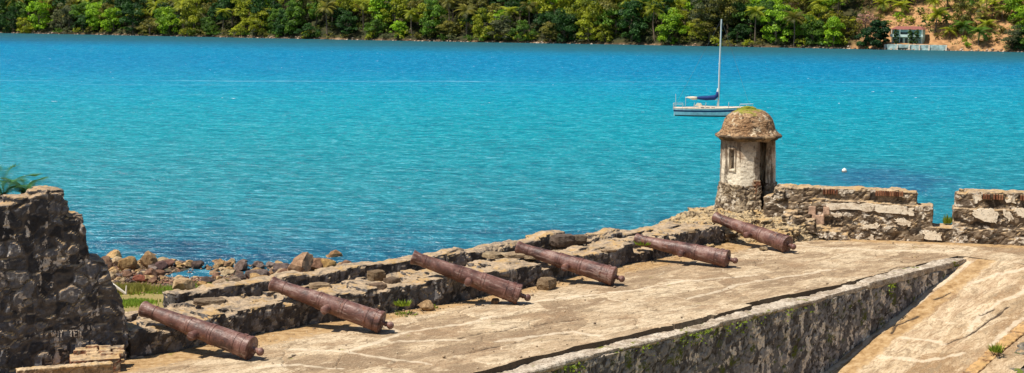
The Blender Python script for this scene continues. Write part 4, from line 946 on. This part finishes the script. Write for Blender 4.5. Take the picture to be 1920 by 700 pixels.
BROAD = [(crown(400+i, random.uniform(2.5, 3.5), random.uniform(5.0, 6.6), random.uniform(.6, 1.5), random.randint(24, 36), .17, 150), trunk(430+i, 4.2, .18)) for i in range(9)]
FRONT = [(crown(470+i, random.uniform(2.5, 3.3), random.uniform(4.6, 6.0), -.5, 36, .17, 150), trunk(480+i, 4., .18)) for i in range(6)]
BUSH = [(crown(440+i, random.uniform(1.3, 1.8), random.uniform(1.9, 2.5), -.1, 16, .2, 90), None) for i in range(4)]
PALM = [(palm_crown(450+i, random.uniform(2.4, 3.0), 22, 0), None) for i in range(4)]
ROUND = (crown(460, 2.9, 5.4, -.6, 60, .2, 190), trunk(461, 3, .2)); CYP = (crown(462, .75, 3.9, -.2, 34, .16, 700), trunk(463, 3, .08, 0))
BAMB = (crown(464, 2.3, 5.6, .3, 40, .2, 50), trunk(465, 4, .1, 6, 1)); PINK = (crown(466, 2.3, 4.6, 1.6, 26, .2, 55), trunk(467, 4.2, .16, 6)); SPARSE = (crown(468, 2.2, 4.4, 2.6, 12, .18, 36), trunk(469, 4.4, .13, 7, 1.8))
GREENS = {'dark green': (.02, .062, .012), 'mid green': (.062, .135, .014), 'yellow green': (.17, .21, .014), 'bright lime': (.15, .28, .012), 'olive': (.12, .125, .024), 'grey green': (.085, .105, .05), 'brownish': (.15, .115, .045)}
TREES = []
def put(kind, colname, proto, a, b, s, label=None, zrot=None, hgt=None, col=None):
    s *= 1.0
    p = far(a, b+shore_b(a)); z = float(hill_z(np.array(a), np.array(b+float(shore_b(a)))))
    nm = {'palm': 'palm_tree', 'bush': 'bush'}.get(kind, 'tree')
    r = empty(nm, (p[0], p[1], z-.05), (0, 0, random.uniform(0, 6.28) if zrot is None else zrot)); r.scale = (s*random.uniform(.85, 1.25), s*random.uniform(.85, 1.25), s*random.uniform(.8, 1.35)) if kind == 'broad' and not label else (s, s, s)
    c0_ = col or GREENS[colname]; v = random.uniform(.85, 1.2)
    zc = 0
    if kind == 'palm':
        h = hgt or random.uniform(2.6, 4.2); bt = link('trunk', palm_trunk(random.randint(0, 9999), h), M_BARK, r); zc = h
    elif proto[1]: link('trunk', proto[1], None, r)
    c = link('crown' if kind != 'bush' else 'foliage', proto[0], None, r, (0, 0, zc)); c.color = (*(min(1, x*v*1.22) for x in c0_), 1)
    px, py = proj(p[0], p[1], z+2); TREES.append((r, kind, colname, px, py, b, label)); 
    if label: r['label'] = label
    r['category'] = 'palm' if kind == 'palm' else 'bush' if kind == 'bush' else 'tree'
    return r
def dens(px): return 1. if px < 1600 else .0
rt = random.Random(77)
SPECIAL = [(168, 'bright lime', 3.2, 1.35, 'left of two big bright lime green trees over the ruined wall'), (200, 'bright lime', 2.6, 1.3, 'right of two big bright lime green trees over the ruined wall'), (520, 'dark green', 2., 1.25, 'tall dark green tree at the waterline just left of a slender palm'),
           (690, 'mid green', 2.2, 1.05, 'rounded fresh green tree at the waterline over the second cannon'), (738, 'bright lime', 2.6, .9, 'light green tree beside the rounded fresh green one'), (1130, 'yellow green', 1.8, .85, 'yellow green tree low at the water over the fourth cannon')]
for px, cn, b, s, lb in SPECIAL: put('broad', cn, FRONT[int(px) % 6], along(px), b, s, lb)
put('broad', 'grey green', SPARSE, along(104), 2.4, 1.0, 'thin crowned grey green tree with bare limbs at far left', col=(.1, .115, .04))
put('broad', 'brownish', PINK, along(1612), 8., 1.0, 'pinkish grey flowering tree above the round dark tree', col=(.27, .17, .15))
put('broad', 'yellow green', BAMB, along(1560), 5.5, 1.15, 'feathery yellow green bamboo clump left of the flowering tree', col=(.13, .13, .012)); put('broad', 'yellow green', BAMB, along(1585), 4.5, 1.0, 'lower feathery bamboo clump right of the tall one', col=(.11, .115, .012))
put('broad', 'dark green', ROUND, along(1641), 1.0, 1.12, 'round very dark green tree left of the white house', col=(.014, .05, .013))
SPA = [along(s[0]) for s in SPECIAL]
cols = list(GREENS)
row_b = [1.6, 5.6, 9.8, 14.5, 19.5, 25]
for ri, b0 in enumerate(row_b):
    a = -14.+ri*1.7
    while a < AH+62:
        p = far(a, b0); px = proj(p[0], p[1], WZ+2)[0]
        step = rt.uniform(4.6, 7.4) if ri < 3 else rt.uniform(5.6, 8); aa, bb = a+rt.uniform(-.8, .8), b0+rt.uniform(-1.1, 1.3); a += step
        if a > AH-9 and ri < 4: continue
        if a > AH-9 and not (a < AH+6 and ri == 4): continue
        if ri == 0 and any(abs(aa-q) < 3.2 for q in SPA): continue
        z_ = fbm(np.array([[a*.035, b0*.1, .5]]), 2, 12)[0]; q = rt.random()+.45*z_
        pal_p = .2+.3*(260 < px < 470 or 540 < px < 640 or 760 < px < 900) if px < 930 else .12
        if rt.random() < pal_p and (ri > 0 or rt.random() < .4): put('palm', rt.choice(['yellow green', 'yellow green', 'olive']), rt.choice(PALM), aa, bb, rt.uniform(1.15, 1.55), hgt=rt.uniform(4, 6.2)); continue
        cn = 'dark green' if q < .17 else 'mid green' if q < .42 else 'olive' if q < .56 else 'yellow green' if q < .80 else 'bright lime' if q < .92 else 'grey green' if q < 1.05 else 'brownish'
        put('broad', cn, rt.choice(FRONT if ri == 0 else BROAD), aa, bb, rt.uniform(.95, 1.6)*(.92 if ri == 0 else 1))
# waterline bushes
a = -12.
while a < AH-10:
    if rt.random() < .8: put('bush', rt.choice(['olive', 'mid green', 'yellow green', 'mid green', 'grey green', 'yellow green']), rt.choice(BUSH), a, rt.uniform(.3, 1.0), rt.uniform(.7, 1.25))
    a += rt.uniform(3., 6)
# palms and shrubs on the bare slope
def slope_pt(px, py):
    for b in np.arange(0, 60, .1):
        a = along(px)
        for _ in range(3):
            p = far(a, b); z = float(hill_z(np.array(a), np.array(b))); x_, y_ = proj(p[0], p[1], z); a += (px-x_)/7.6
        if y_ <= py: return a, b
    return a, 30.
for px, py, h in [(1655, 25, 2), (1690, 28, 2), (1698, 12, 2), (1752, 30, 3), (1757, 58, 3.2), (1775, 20, 3), (1800, 14, 3), (1820, 25, 2.6), (1838, 40, 3), (1850, 22, 3), (1862, 35, 3.4), (1842, 52, 2.6), (1878, 40, 2.2), (1836, 86, 2.6), (1806, 70, 2.2), (1888, 15, 3), (1780, 72, 1.6), (1720, 8, 3), (1865, 12, 3), (1910, 30, 3), (1668, 6, 3.4), (1740, 5, 3.6), (1790, 3, 3.6), (1826, 4, 3.4), (1850, 62, 1.8), (1588, 62, 2.4), (1575, 20, 3)]:
    a, b = slope_pt(px, py); put('palm', random.choice(['yellow green', 'olive', 'mid green', 'yellow green']), random.choice(PALM), a, b, random.uniform(1.0, 1.3), hgt=h)
for px, py, s, cn in [(1692, 44, .9, 'yellow green'), (1710, 46, .9, 'yellow green'), (1740, 52, 1, 'dark green'), (1765, 50, 1.1, 'dark green'), (1664, 48, .7, 'mid green'), (1725, 28, .8, 'mid green'), (1810, 84, .9, 'yellow green'), (1815, 90, .6, 'bright lime'), (1760, 72, .7, 'olive'), (1860, 78, 1.1, 'olive'), (1880, 62, .8, 'olive'), (1790, 60, .9, 'mid green'),
        (1682, 36, .8, 'bright lime'), (1735, 40, .8, 'yellow green'), (1820, 60, .9, 'yellow green'), (1705, 22, .7, 'olive'), (1778, 38, .8, 'mid green'), (1900, 50, .9, 'olive'), (1645, 42, .9, 'olive'), (1656, 50, .7, 'yellow green')]:
    a, b = slope_pt(px, py); put('bush', cn, random.choice(BUSH), a, b, s)
for px, py, s, cn in [(1802, 52, 1., 'olive'), (1898, 92, .95, 'grey green'), (1915, 94, .9, 'dark green'), (1905, 40, 1.1, 'bright lime'), (1925, 60, 1.2, 'bright lime'), (1940, 90, 1.2, 'mid green'), (1955, 60, 1.2, 'mid green')]:
    a, b = slope_pt(px, py); put('broad', cn, random.choice(FRONT), a, b, s)
# labels: colour, kind, tier and the landmark each stands over
ZONES = [(250, 'over the ruined wall'), (510, 'over the nearest cannon'), (770, 'over the second cannon'), (1010, 'over the third cannon'), (1200, 'over the fourth cannon'), (1320, 'over the fifth cannon'), (1480, 'behind the mast'), (1640, 'between mast and white house'), (9999, 'near the white house')]
ORD = ['leftmost', 'second', 'third', 'fourth', 'fifth', 'sixth', 'seventh', 'eighth', 'ninth', 'tenth', 'eleventh', 'twelfth', 'thirteenth', 'fourteenth', 'fifteenth', 'sixteenth', 'seventeenth', 'eighteenth', 'nineteenth', 'twentieth', 'twenty-first', 'twenty-second', 'twenty-third', 'twenty-fourth']
groups = {}
for r, kind, cn, px, py, b, lb in TREES:
    gname = {'palm': 'palms on the far shore', 'bush': 'bushes on the far shore'}.get(kind, 'trees on the far shore'); r['group'] = gname
    if lb: r['label'] = lb; continue
    zone = next(z for x, z in ZONES if px < x); tier = 'at the far waterline' if b < 3.8 else 'low on the slope' if b < 8 else 'midway up the slope' if b < 13 else 'high on the slope'
    kd = {'palm': 'feathery palm', 'bush': 'bush'}.get(kind, 'broadleaf tree'); groups.setdefault((cn, kd, tier, zone), []).append((px, r))
for (cn, kd, tier, zone), L in groups.items():
    L.sort(key=lambda q: q[0])
    for i, (px, r) in enumerate(L):
        base = f'{cn} {kd} {tier} {zone}'
        if len(L) > 1: base = f'leftmost {base}' if i == 0 else f'{ORD[i]} {cn} {kd} from left, {tier} {zone}'
        r['label'] = base
# undergrowth between the trees
def undergrowth():
    rg = np.random.default_rng(5); n = 1500; a = rg.uniform(-20, AH-12, n); b = rg.uniform(1.5, 40, n); z = hill_z(a, b); p = A0+a[:, None]*AD+b[:, None]*AN
    me = leaves_me(np.stack([p[:, 0], p[:, 1], z+.3], 1), list(rg.uniform(.8, 1.7, n)), 14, .3, rg); o = tag(link('undergrowth', me), kind='stuff'); o.color = (.075, .115, .016, 1)
    n = 1500; a = rg.uniform(AH-16, AH+55, n); b = rg.uniform(3, 40, n); k = (b > 9) | (a > AH+9); a, b = a[k], b[k]; n = len(a); z = hill_z(a, b); p = A0+a[:, None]*AD+b[:, None]*AN
    me = leaves_me(np.stack([p[:, 0], p[:, 1], z], 1), list(rg.uniform(.25, .9, n)), 34, .16, rg); o = tag(link('scrub', me), kind='stuff'); o.color = (.16, .15, .03, 1)
    n = 700; a = rg.uniform(-60, AH+90, n); b = rg.uniform(26, 80, n); z = hill_z(a, b); p = A0+a[:, None]*AD+b[:, None]*AN
    me = leaves_me(np.stack([p[:, 0], p[:, 1], z+2.2], 1), list(rg.uniform(2, 3.4, n)), 9, .5, rg); o = tag(link('forest', me), kind='stuff'); o.color = (.05, .09, .014, 1)
undergrowth()
# ------------------------------------------------------------------ white house, sea wall
def house():
    M_W = flat('mint_wall', (.42, .64, .54), .7, .08, 3); M_RF = flat('red_tin_roof', (.24, .085, .065), .6, .2, 3); M_D = flat('dark_window', (.02, .035, .03), .25, .1, 3, .5); M_TR = flat('white_trim', (.55, .68, .62), .7)
    a0, b0 = AH-2.6, 2.4; p = far(a0, b0); z0 = WZ+1.38; ang = math.atan2(AD[1], AD[0]); root = empty('white_house', (p[0], p[1], z0), (0, 0, ang), 'two storey mint white house with red roof on the far shore', 'house')
    Wd, H1, H2, Dp = 7.2, 1.75, 1.75, 4.
    bm = bmesh.new(); box(bm, (Wd/2, Dp/2+.5, H1+H2/2-H1/2), (Wd, Dp, H1+H2)); link('wall', bm_me(bm), M_W, root)
    bm = bmesh.new(); e = .45; v = [(-e, 0, H1+H2+.003), (Wd+e, 0, H1+H2+.003), (Wd+e, Dp+1., H1+H2+.003), (-e, Dp+1., H1+H2+.003), (.6, Dp/2+.5, H1+H2+.75), (Wd-.6, Dp/2+.5, H1+H2+.75)]
    V = [bm.verts.new(q) for q in v]
    for f in ((0, 1, 5, 4), (1, 2, 5), (2, 3, 4, 5), (3, 0, 4), (3, 2, 1, 0)): bm.faces.new([V[i] for i in f])
    link('roof', bm_me(bm), M_RF, root)
    bm = bmesh.new(); box(bm, (Wd/2+.1, .12, H1), (Wd+.9, .75, .12)); link('balcony_floor', bm_me(bm), M_TR, root)
    bm = bmesh.new(); box(bm, (Wd/2+.1, -.24, H1+.32), (Wd+.9, .05, .42)); link('balcony_rail', bm_me(bm), M_TR, root)
    for x in (0., 2.1, 4.2, Wd+.3):
        bm = bmesh.new(); box(bm, (x, -.16, (H1+H2)/2), (.12, .12, H1+H2-.01)); link('post', bm_me(bm), M_TR, root)
    for x, z, w_, h in ((.75, 2.5, .9, .6), (2.9, 2.45, 1.9, .8), (5.1, 2.5, 1., .6), (.8, .9, .8, .7), (5.2, .9, .9, .7)):
        bm = bmesh.new(); box(bm, (x, .5, z), (w_, .06, h)); wn = link('window', bm_me(bm), M_D, root)
        bm = bmesh.new()
        for (dx, dz, sx, sz) in ((0, h/2+.03, w_+.12, .06), (0, -h/2-.03, w_+.12, .06), (-w_/2-.03, 0, .06, h), (w_/2+.03, 0, .06, h)): box(bm, (x+dx, .47, z+dz), (sx, .08, sz))
        link('frame', bm_me(bm), M_TR, wn)
    for x in (2.3, 3.6):
        bm = bmesh.new(); box(bm, (x, .5, .72), (.75, .06, 1.35)); link('door', bm_me(bm), M_D, root)
    # sea wall
    a1 = along(1664); a2 = along(1778); p = far(a1, .15); root = empty('sea_wall', (p[0], p[1], WZ), (0, 0, ang), 'low mint white sea wall with buttresses on the shore below the house', 'wall'); L = a2-a1
    bm = bmesh.new(); box(bm, (L/2, .3, .55), (L, .3, 1.5)); link('wall', roughen(voxel(bm, .08), .8, .0, .05, 1, 3), flat('stained_mint', (.32, .42, .39), .8, .35, 1.2), root)
    for k, x in enumerate((.2, 3.3, 6.2, 8.7, 11., L-.1)):
        bm = bmesh.new(); hexa(bm, [(x-.2, -.45, -.6), (x+.2, -.45, -.6), (x+.2, .14, -.6), (x-.2, .14, -.6), (x-.16, -.1, 1.2), (x+.16, -.1, 1.2), (x+.16, .14, 1.2), (x-.16, .14, 1.2)]); link('buttress', bm_me(bm), flat('pale_stucco', (.5, .44, .36), .85, .3, 2) if k == 0 else bpy.data.materials['pale_stucco'], root)
    bm = bmesh.new(); box(bm, (4.6, -.16, .25), (2.4, .3, .5)); link('dark_opening', bm_me(bm), M_D, root)
    g = [(random.uniform(a1, a2), random.uniform(.6, 2.2)) for k in range(60)]
    for i, (px, lb) in enumerate(((1683, 'left of three slim dark trees before the white house'), (1709, 'middle of three slim dark trees before the white house'), (1720, 'right of three slim dark trees before the white house'))):
        t = put('broad', 'dark green', CYP, along(px), 1.45, .95, lb, col=(.03, .07, .015)); t['group'] = 'slim columnar trees before the white house'
house()
# near palm behind the ruined wall
def near_palm(px, py, y, L, lb, seed, n):
    r = ray(px, py); k = y/r[1]; x, z = r[0]*k, CAM_H+r[2]*k; zg = float(ground_z(np.array(x), np.array(y)))
    root = empty('palm_tree', (x, y, zg), (0, 0, seed), lb, 'palm', 'palms behind the ruined wall'); link('trunk', palm_trunk(seed, z-zg, .14), M_BARK, root)
    V = []; Fq = []; tone = []; rg = random.Random(seed)
    for q in range(n):
        a = q*2.4; e = rg.uniform(.85, 1.5); l = L*rg.uniform(.8, 1.1); xx = zz = 0; pts = []
        for i in range(15): pts.append((xx, zz)); xx += math.cos(e)*l/14; zz += math.sin(e)*l/14; e -= .085+.06*i/14
        for i in range(14):
            for sub in range(3):
                u = sub/3; x0 = pts[i][0]+(pts[i+1][0]-pts[i][0])*u; z0 = pts[i][1]+(pts[i+1][1]-pts[i][1])*u; wd = .26*math.sin(math.pi*min(1, (i+2)/16))+.03
                for sg in (-1, 1):
                    i0 = len(V)
                    for (X_, Y_, Z_) in ((x0-.02, 0, z0), (x0+.03, 0, z0), (x0+.28, sg*wd, z0+.1-wd*.35)): V.append((X_*math.cos(a)-Y_*math.sin(a), X_*math.sin(a)+Y_*math.cos(a), Z_)); tone.append(rg.random())
                    Fq.append((i0, i0+1, i0+2))
    me = np_me(V, Fq); attr(me, 'tone', tone); me.materials.append(M_LEAF); c = link('crown', me, None, root, (0, 0, z-zg)); c.color = (.05, .16, .05, 1)
near_palm(6, 364, 39., 1.0, 'green palm fronds showing above the ruined wall at the left edge', 31, 7); near_palm(47, 362, 41., .62, 'smaller palm tip above the ruined wall, right of the larger palm', 35, 6)
# ------------------------------------------------------------------ sailing boat
def boat():
    ps = np.array(at(1266, 217, WZ)); pb = np.array(at(1408, 217.5, WZ)); d = pb[:2]-ps[:2]; Lb = float(np.linalg.norm(d)); ang = math.atan2(d[1], d[0])-.10
    root = empty('sailing_boat', (ps[0], ps[1], WZ), (math.radians(.6), 0, ang), 'moored white sailing boat with a blue stripe and blue furled sail', 'sailing boat')
    M_H = flat('white_gelcoat', (.72, .72, .68), .4, .2, 1.6, .5); M_B = flat('navy_stripe', (.02, .04, .12), .4); M_BT = flat('dark_antifoul', (.06, .055, .045), .7); M_DK = flat('buff_deck', (.62, .5, .38), .8, .15, 3); M_AL = flat('mast_alloy', (.62, .6, .55), .4, .05, 2, .5); M_CV = flat('blue_canvas', (.008, .03, .13), .8, .25, 5); M_SC = flat('buff_sail', (.6, .5, .36), .8); M_GL = flat('cabin_glass', (.02, .025, .03), .2)
    n = 28; k = Lb/9.
    def half(u): return (1.42*(math.sin(math.pi*min(1, .16+u*.62))**.8)*(1-max(0, u-.5)**2.2*3.9 if u < 1 else 0))*k if u < .995 else .03
    def sheer(u): return (.90+.24*u*u+.05*(1-u))*k
    zs = [-.45, 0., .08, .40, .52, 1.0]           # fractions named below
    def section(u, z):
        hb = max(.03, half(u)); t_ = max(0., min(1, (z+.45*k)/(sheer(u)+.45*k))); return hb*(.25+.75*t_**.45)
    def strip(z0f, z1f, name, mat, steps=5, out=0.):
        bm = bmesh.new()
        for sg in (-1, 1):
            rows = []
            for i in range(n+1):
                u = i/n; a, b = z0f(u), z1f(u); row = []
                for j in range(steps+1):
                    z = a+(b-a)*j/steps; rake = .55*k*u**6*(z/sheer(u)) if z > 0 else 0; row.append(bm.verts.new((u*Lb*.95+rake-.25*k*(1-u)**8*(z/sheer(u) if z > 0 else 0), sg*(section(u, z)+out), z)))
                rows.append(row)
            for A, B in zip(rows, rows[1:]):
                for j in range(steps): bm.faces.new((A[j], B[j], B[j+1], A[j+1]))
            if sg == -1: first = rows
            else:
                for i in (0,):
                    for j in range(steps): bm.faces.new((first[i][j], first[i][j+1], rows[i][j+1], rows[i][j]))
        return link(name, bm_me(bm), mat, root, smooth=False)
    strip(lambda u: -.45*k, lambda u: .15*k, 'bottom', M_BT, 4); strip(lambda u: .15*k, lambda u: sheer(u), 'hull', M_H, 6); strip(lambda u: sheer(u)*.58, lambda u: sheer(u)*.78, 'hull_stripe', M_B, 1, .018); strip(lambda u: sheer(u)*.93, lambda u: sheer(u)*1.03, 'rub_rail', M_DK, 1, .03)
    bm = bmesh.new(); rows = []
    for i in range(n+1):
        u = i/n; z = sheer(u)*.99; x = u*Lb*.95+.55*k*u**6-.25*k*(1-u)**8; rows.append([bm.verts.new((x, sg*section(u, z), z+(.05 if sg == 0 else 0))) for sg in (-1, 0, 1)])
    for A, B in zip(rows, rows[1:]):
        for j in (0, 1): bm.faces.new((A[j], B[j], B[j+1], A[j+1]))
    link('deck', bm_me(bm), M_DK, root)
    # cabin trunk
    xm = Lb*.565
    bm = bmesh.new(); hexa(bm, [(Lb*.30, -.75*k, .7*k), (Lb*.72, -.5*k, .8*k), (Lb*.72, .5*k, .8*k), (Lb*.30, .75*k, .7*k), (Lb*.31, -.62*k, 1.22*k), (Lb*.66, -.38*k, 1.12*k), (Lb*.66, .38*k, 1.12*k), (Lb*.31, .62*k, 1.22*k)]); bmesh.ops.bevel(bm, geom=bm.edges[:], offset=.06, segments=2); link('cabin', bm_me(bm), M_DK, root)
    for u in (.36, .43, .5):
        bm = bmesh.new(); yy = -(.735-(u-.30)*.62)*k; box(bm, (Lb*u, yy+.035*k, 1.0*k), (.42*k, .04, .15*k), .045); link('porthole', bm_me(bm), M_GL, root)
    bm = bmesh.new(); hexa(bm, [(Lb*.07, -.8*k, .74*k), (Lb*.30, -.8*k, .72*k), (Lb*.30, -.62*k, .72*k), (Lb*.07, -.62*k, .74*k), (Lb*.07, -.78*k, .98*k), (Lb*.30, -.78*k, 1.1*k), (Lb*.30, -.64*k, 1.1*k), (Lb*.07, -.64*k, .98*k)]); link('cockpit_coaming', bm_me(bm), M_DK, root)
    bm = bmesh.new(); hexa(bm, [(Lb*.26, -.5*k, 1.2*k), (Lb*.36, -.5*k, 1.2*k), (Lb*.36, .5*k, 1.2*k), (Lb*.26, .5*k, 1.2*k), (Lb*.285, -.45*k, 1.52*k), (Lb*.335, -.45*k, 1.5*k), (Lb*.335, .45*k, 1.5*k), (Lb*.285, .45*k, 1.52*k)]); link('spray_hood', bm_me(bm), M_SC, root)
    # mast, spreaders, boom, sail
    topz = 11.15*k*1.03; top = (xm+.22, 0, topz)
    bm = bmesh.new(); tube(bm, [(xm, 0, .7*k), (xm+.08, 0, topz*.5), top], [.1, .1, .085], 10); link('mast', bm_me(bm), M_AL, root)
    bm = bmesh.new(); tube(bm, [(xm+.1-.12, -.75, topz*.545), (xm+.1, 0, topz*.55), (xm+.1+.12, .75, topz*.545)], .04, 6); link('spreader', bm_me(bm), M_AL, root)
    bm = bmesh.new(); tube(bm, [(xm-.1, 0, 1.95*k), (xm-3.1*k, .1, 2.1*k), (xm-3.9*k, .1, 2.18*k)], .055, 8); link('boom', bm_me(bm), M_AL, root)
    bm = bmesh.new(); tube(bm, [(xm-.12, 0, 2.9*k), (xm-.16, 0, 2.45*k), (xm-.5, 0, 2.2*k), (xm-1.4*k, 0, 2.12*k), (xm-2.3*k, .05, 2.14*k), (xm-2.55*k, .05, 2.16*k)], [.14, .24, .3, .27, .2, .12], 10); sc_ = link('sail_cover', bm_me(bm), M_CV, root, smooth=True)
    bm = bmesh.new(); tube(bm, [(xm-.12, 0, 2.9*k), (xm-.1, 0, 3.3*k)], [.12, .05], 7); link('white_sail_head', bm_me(bm), M_H, root)
    bm = bmesh.new(); tube(bm, [(xm-2.5*k, .05, 2.12*k), (xm-3.0*k, .08, 2.1*k), (xm-3.7*k, .1, 2.2*k)], [.17, .22, .07], 8); link('furled_sail', bm_me(bm), M_SC, root, smooth=True)
    M_WR = flat('rigging_wire', (.12, .12, .12), .4)
    for e in ((Lb*.985, 0, 1.02*k), (-.2, 0, .85*k), (xm, -1.15*k, .85*k), (xm, 1.15*k, .85*k)):
        bm = bmesh.new(); tube(bm, [top if abs(e[1]) < .1 else (xm+.1, e[1]*.62, topz*.545), e], .014, 4); link('stay', bm_me(bm), M_WR, root)
        if abs(e[1]) > .1:
            bm = bmesh.new(); tube(bm, [top, (xm+.1, e[1]*.62, topz*.545)], .014, 4); link('stay', bm_me(bm), M_WR, root)
    # pulpits, stanchions, life lines
    def rail(name, L): 
        bm = bmesh.new()
        for pl in L: tube(bm, pl, .028, 6)
        link(name, bm_me(bm), flat('steel_rail', (.45, .43, .4), .35) if 'steel_rail' not in bpy.data.materials else bpy.data.materials['steel_rail'], root)
    rail('stern_rail', [[(-.15, y_*k, .75*k), (-.2, y_*k, 1.45*k)] for y_ in (-.85, .85)]+[[(-.2, -.85*k, z_*k), (-.25, 0, z_*k), (-.2, .85*k, z_*k)] for z_ in (1.45, 1.12)]+[[(-.2, y_*k, 1.45*k), (.9, y_*k*1.15, 1.4*k), (.9, y_*k*1.15, .75*k)] for y_ in (-.85, .85)])
    rail('bow_rail', [[(Lb*.84, y_*k, .95*k), (Lb*.85, y_*k, 1.42*k), (Lb*1.02, 0, 1.5*k)] for y_ in (-.5, .5)]+[[(Lb*.93, y_*k, 1.0*k), (Lb*.94, y_*k, 1.46*k)] for y_ in (-.25, .25)]+[[(Lb*1.0, 0, 1.05*k), (Lb*1.02, 0, 1.5*k)]])
    rail('antenna_pole', [[(.05, .6*k, .75*k), (0, .6*k, 2.55*k)]]); rail('antenna_pole', [[(1.2, -.9*k, .75*k), (1.3, -.9*k, 2.2*k)]])
    for u in (.25, .4, .55, .7):
        for sg in (-1, 1): rail('stanchion', [[(Lb*u, sg*half(u)*.93, sheer(u)), (Lb*u, sg*half(u)*.93, sheer(u)+.55*k)]])
    bm = bmesh.new(); box(bm, (Lb*.9, 0, 1.1*k), (.7, .3, .2)); bmesh.ops.bevel(bm, geom=bm.edges[:], offset=.05, segments=2); link('anchor_gear', bm_me(bm), M_AL, root)
    bm = bmesh.new(); tube(bm, [(Lb*1.0, 0, .95*k), (Lb*1.06, 0, .2*k), (Lb*1.12, .05, -.4*k)], .02, 5); link('mooring_line', bm_me(bm), M_SC, root)
    bm = bmesh.new(); box(bm, (-.12, 0, .35*k), (.06, .3, .9*k)); link('rudder', bm_me(bm), M_H, root)
boat()
def buoy():
    p = at(1583, 323, WZ); root = empty('mooring_buoy', p, (.12, 0, 0), 'small white topped mooring buoy floating behind the right wall', 'buoy')
    bm = bmesh.new(); lathe(bm, [(0, -.2), (.14, -.16), (.22, -.02), (.225, .08), (.2, .09), (0, .09)], 18); link('dark_base', bm_me(bm), flat('buoy_dark', (.1, .05, .025)), root, smooth=True)
    bm = bmesh.new(); lathe(bm, [(.0, .0), (.205, .07), (.20, .18), (.13, .28), (.05, .31), (.03, .36), (0, .365)], 18); link('float', bm_me(bm), flat('buoy_white', (.8, .72, .6), .5), root, smooth=True)
buoy()
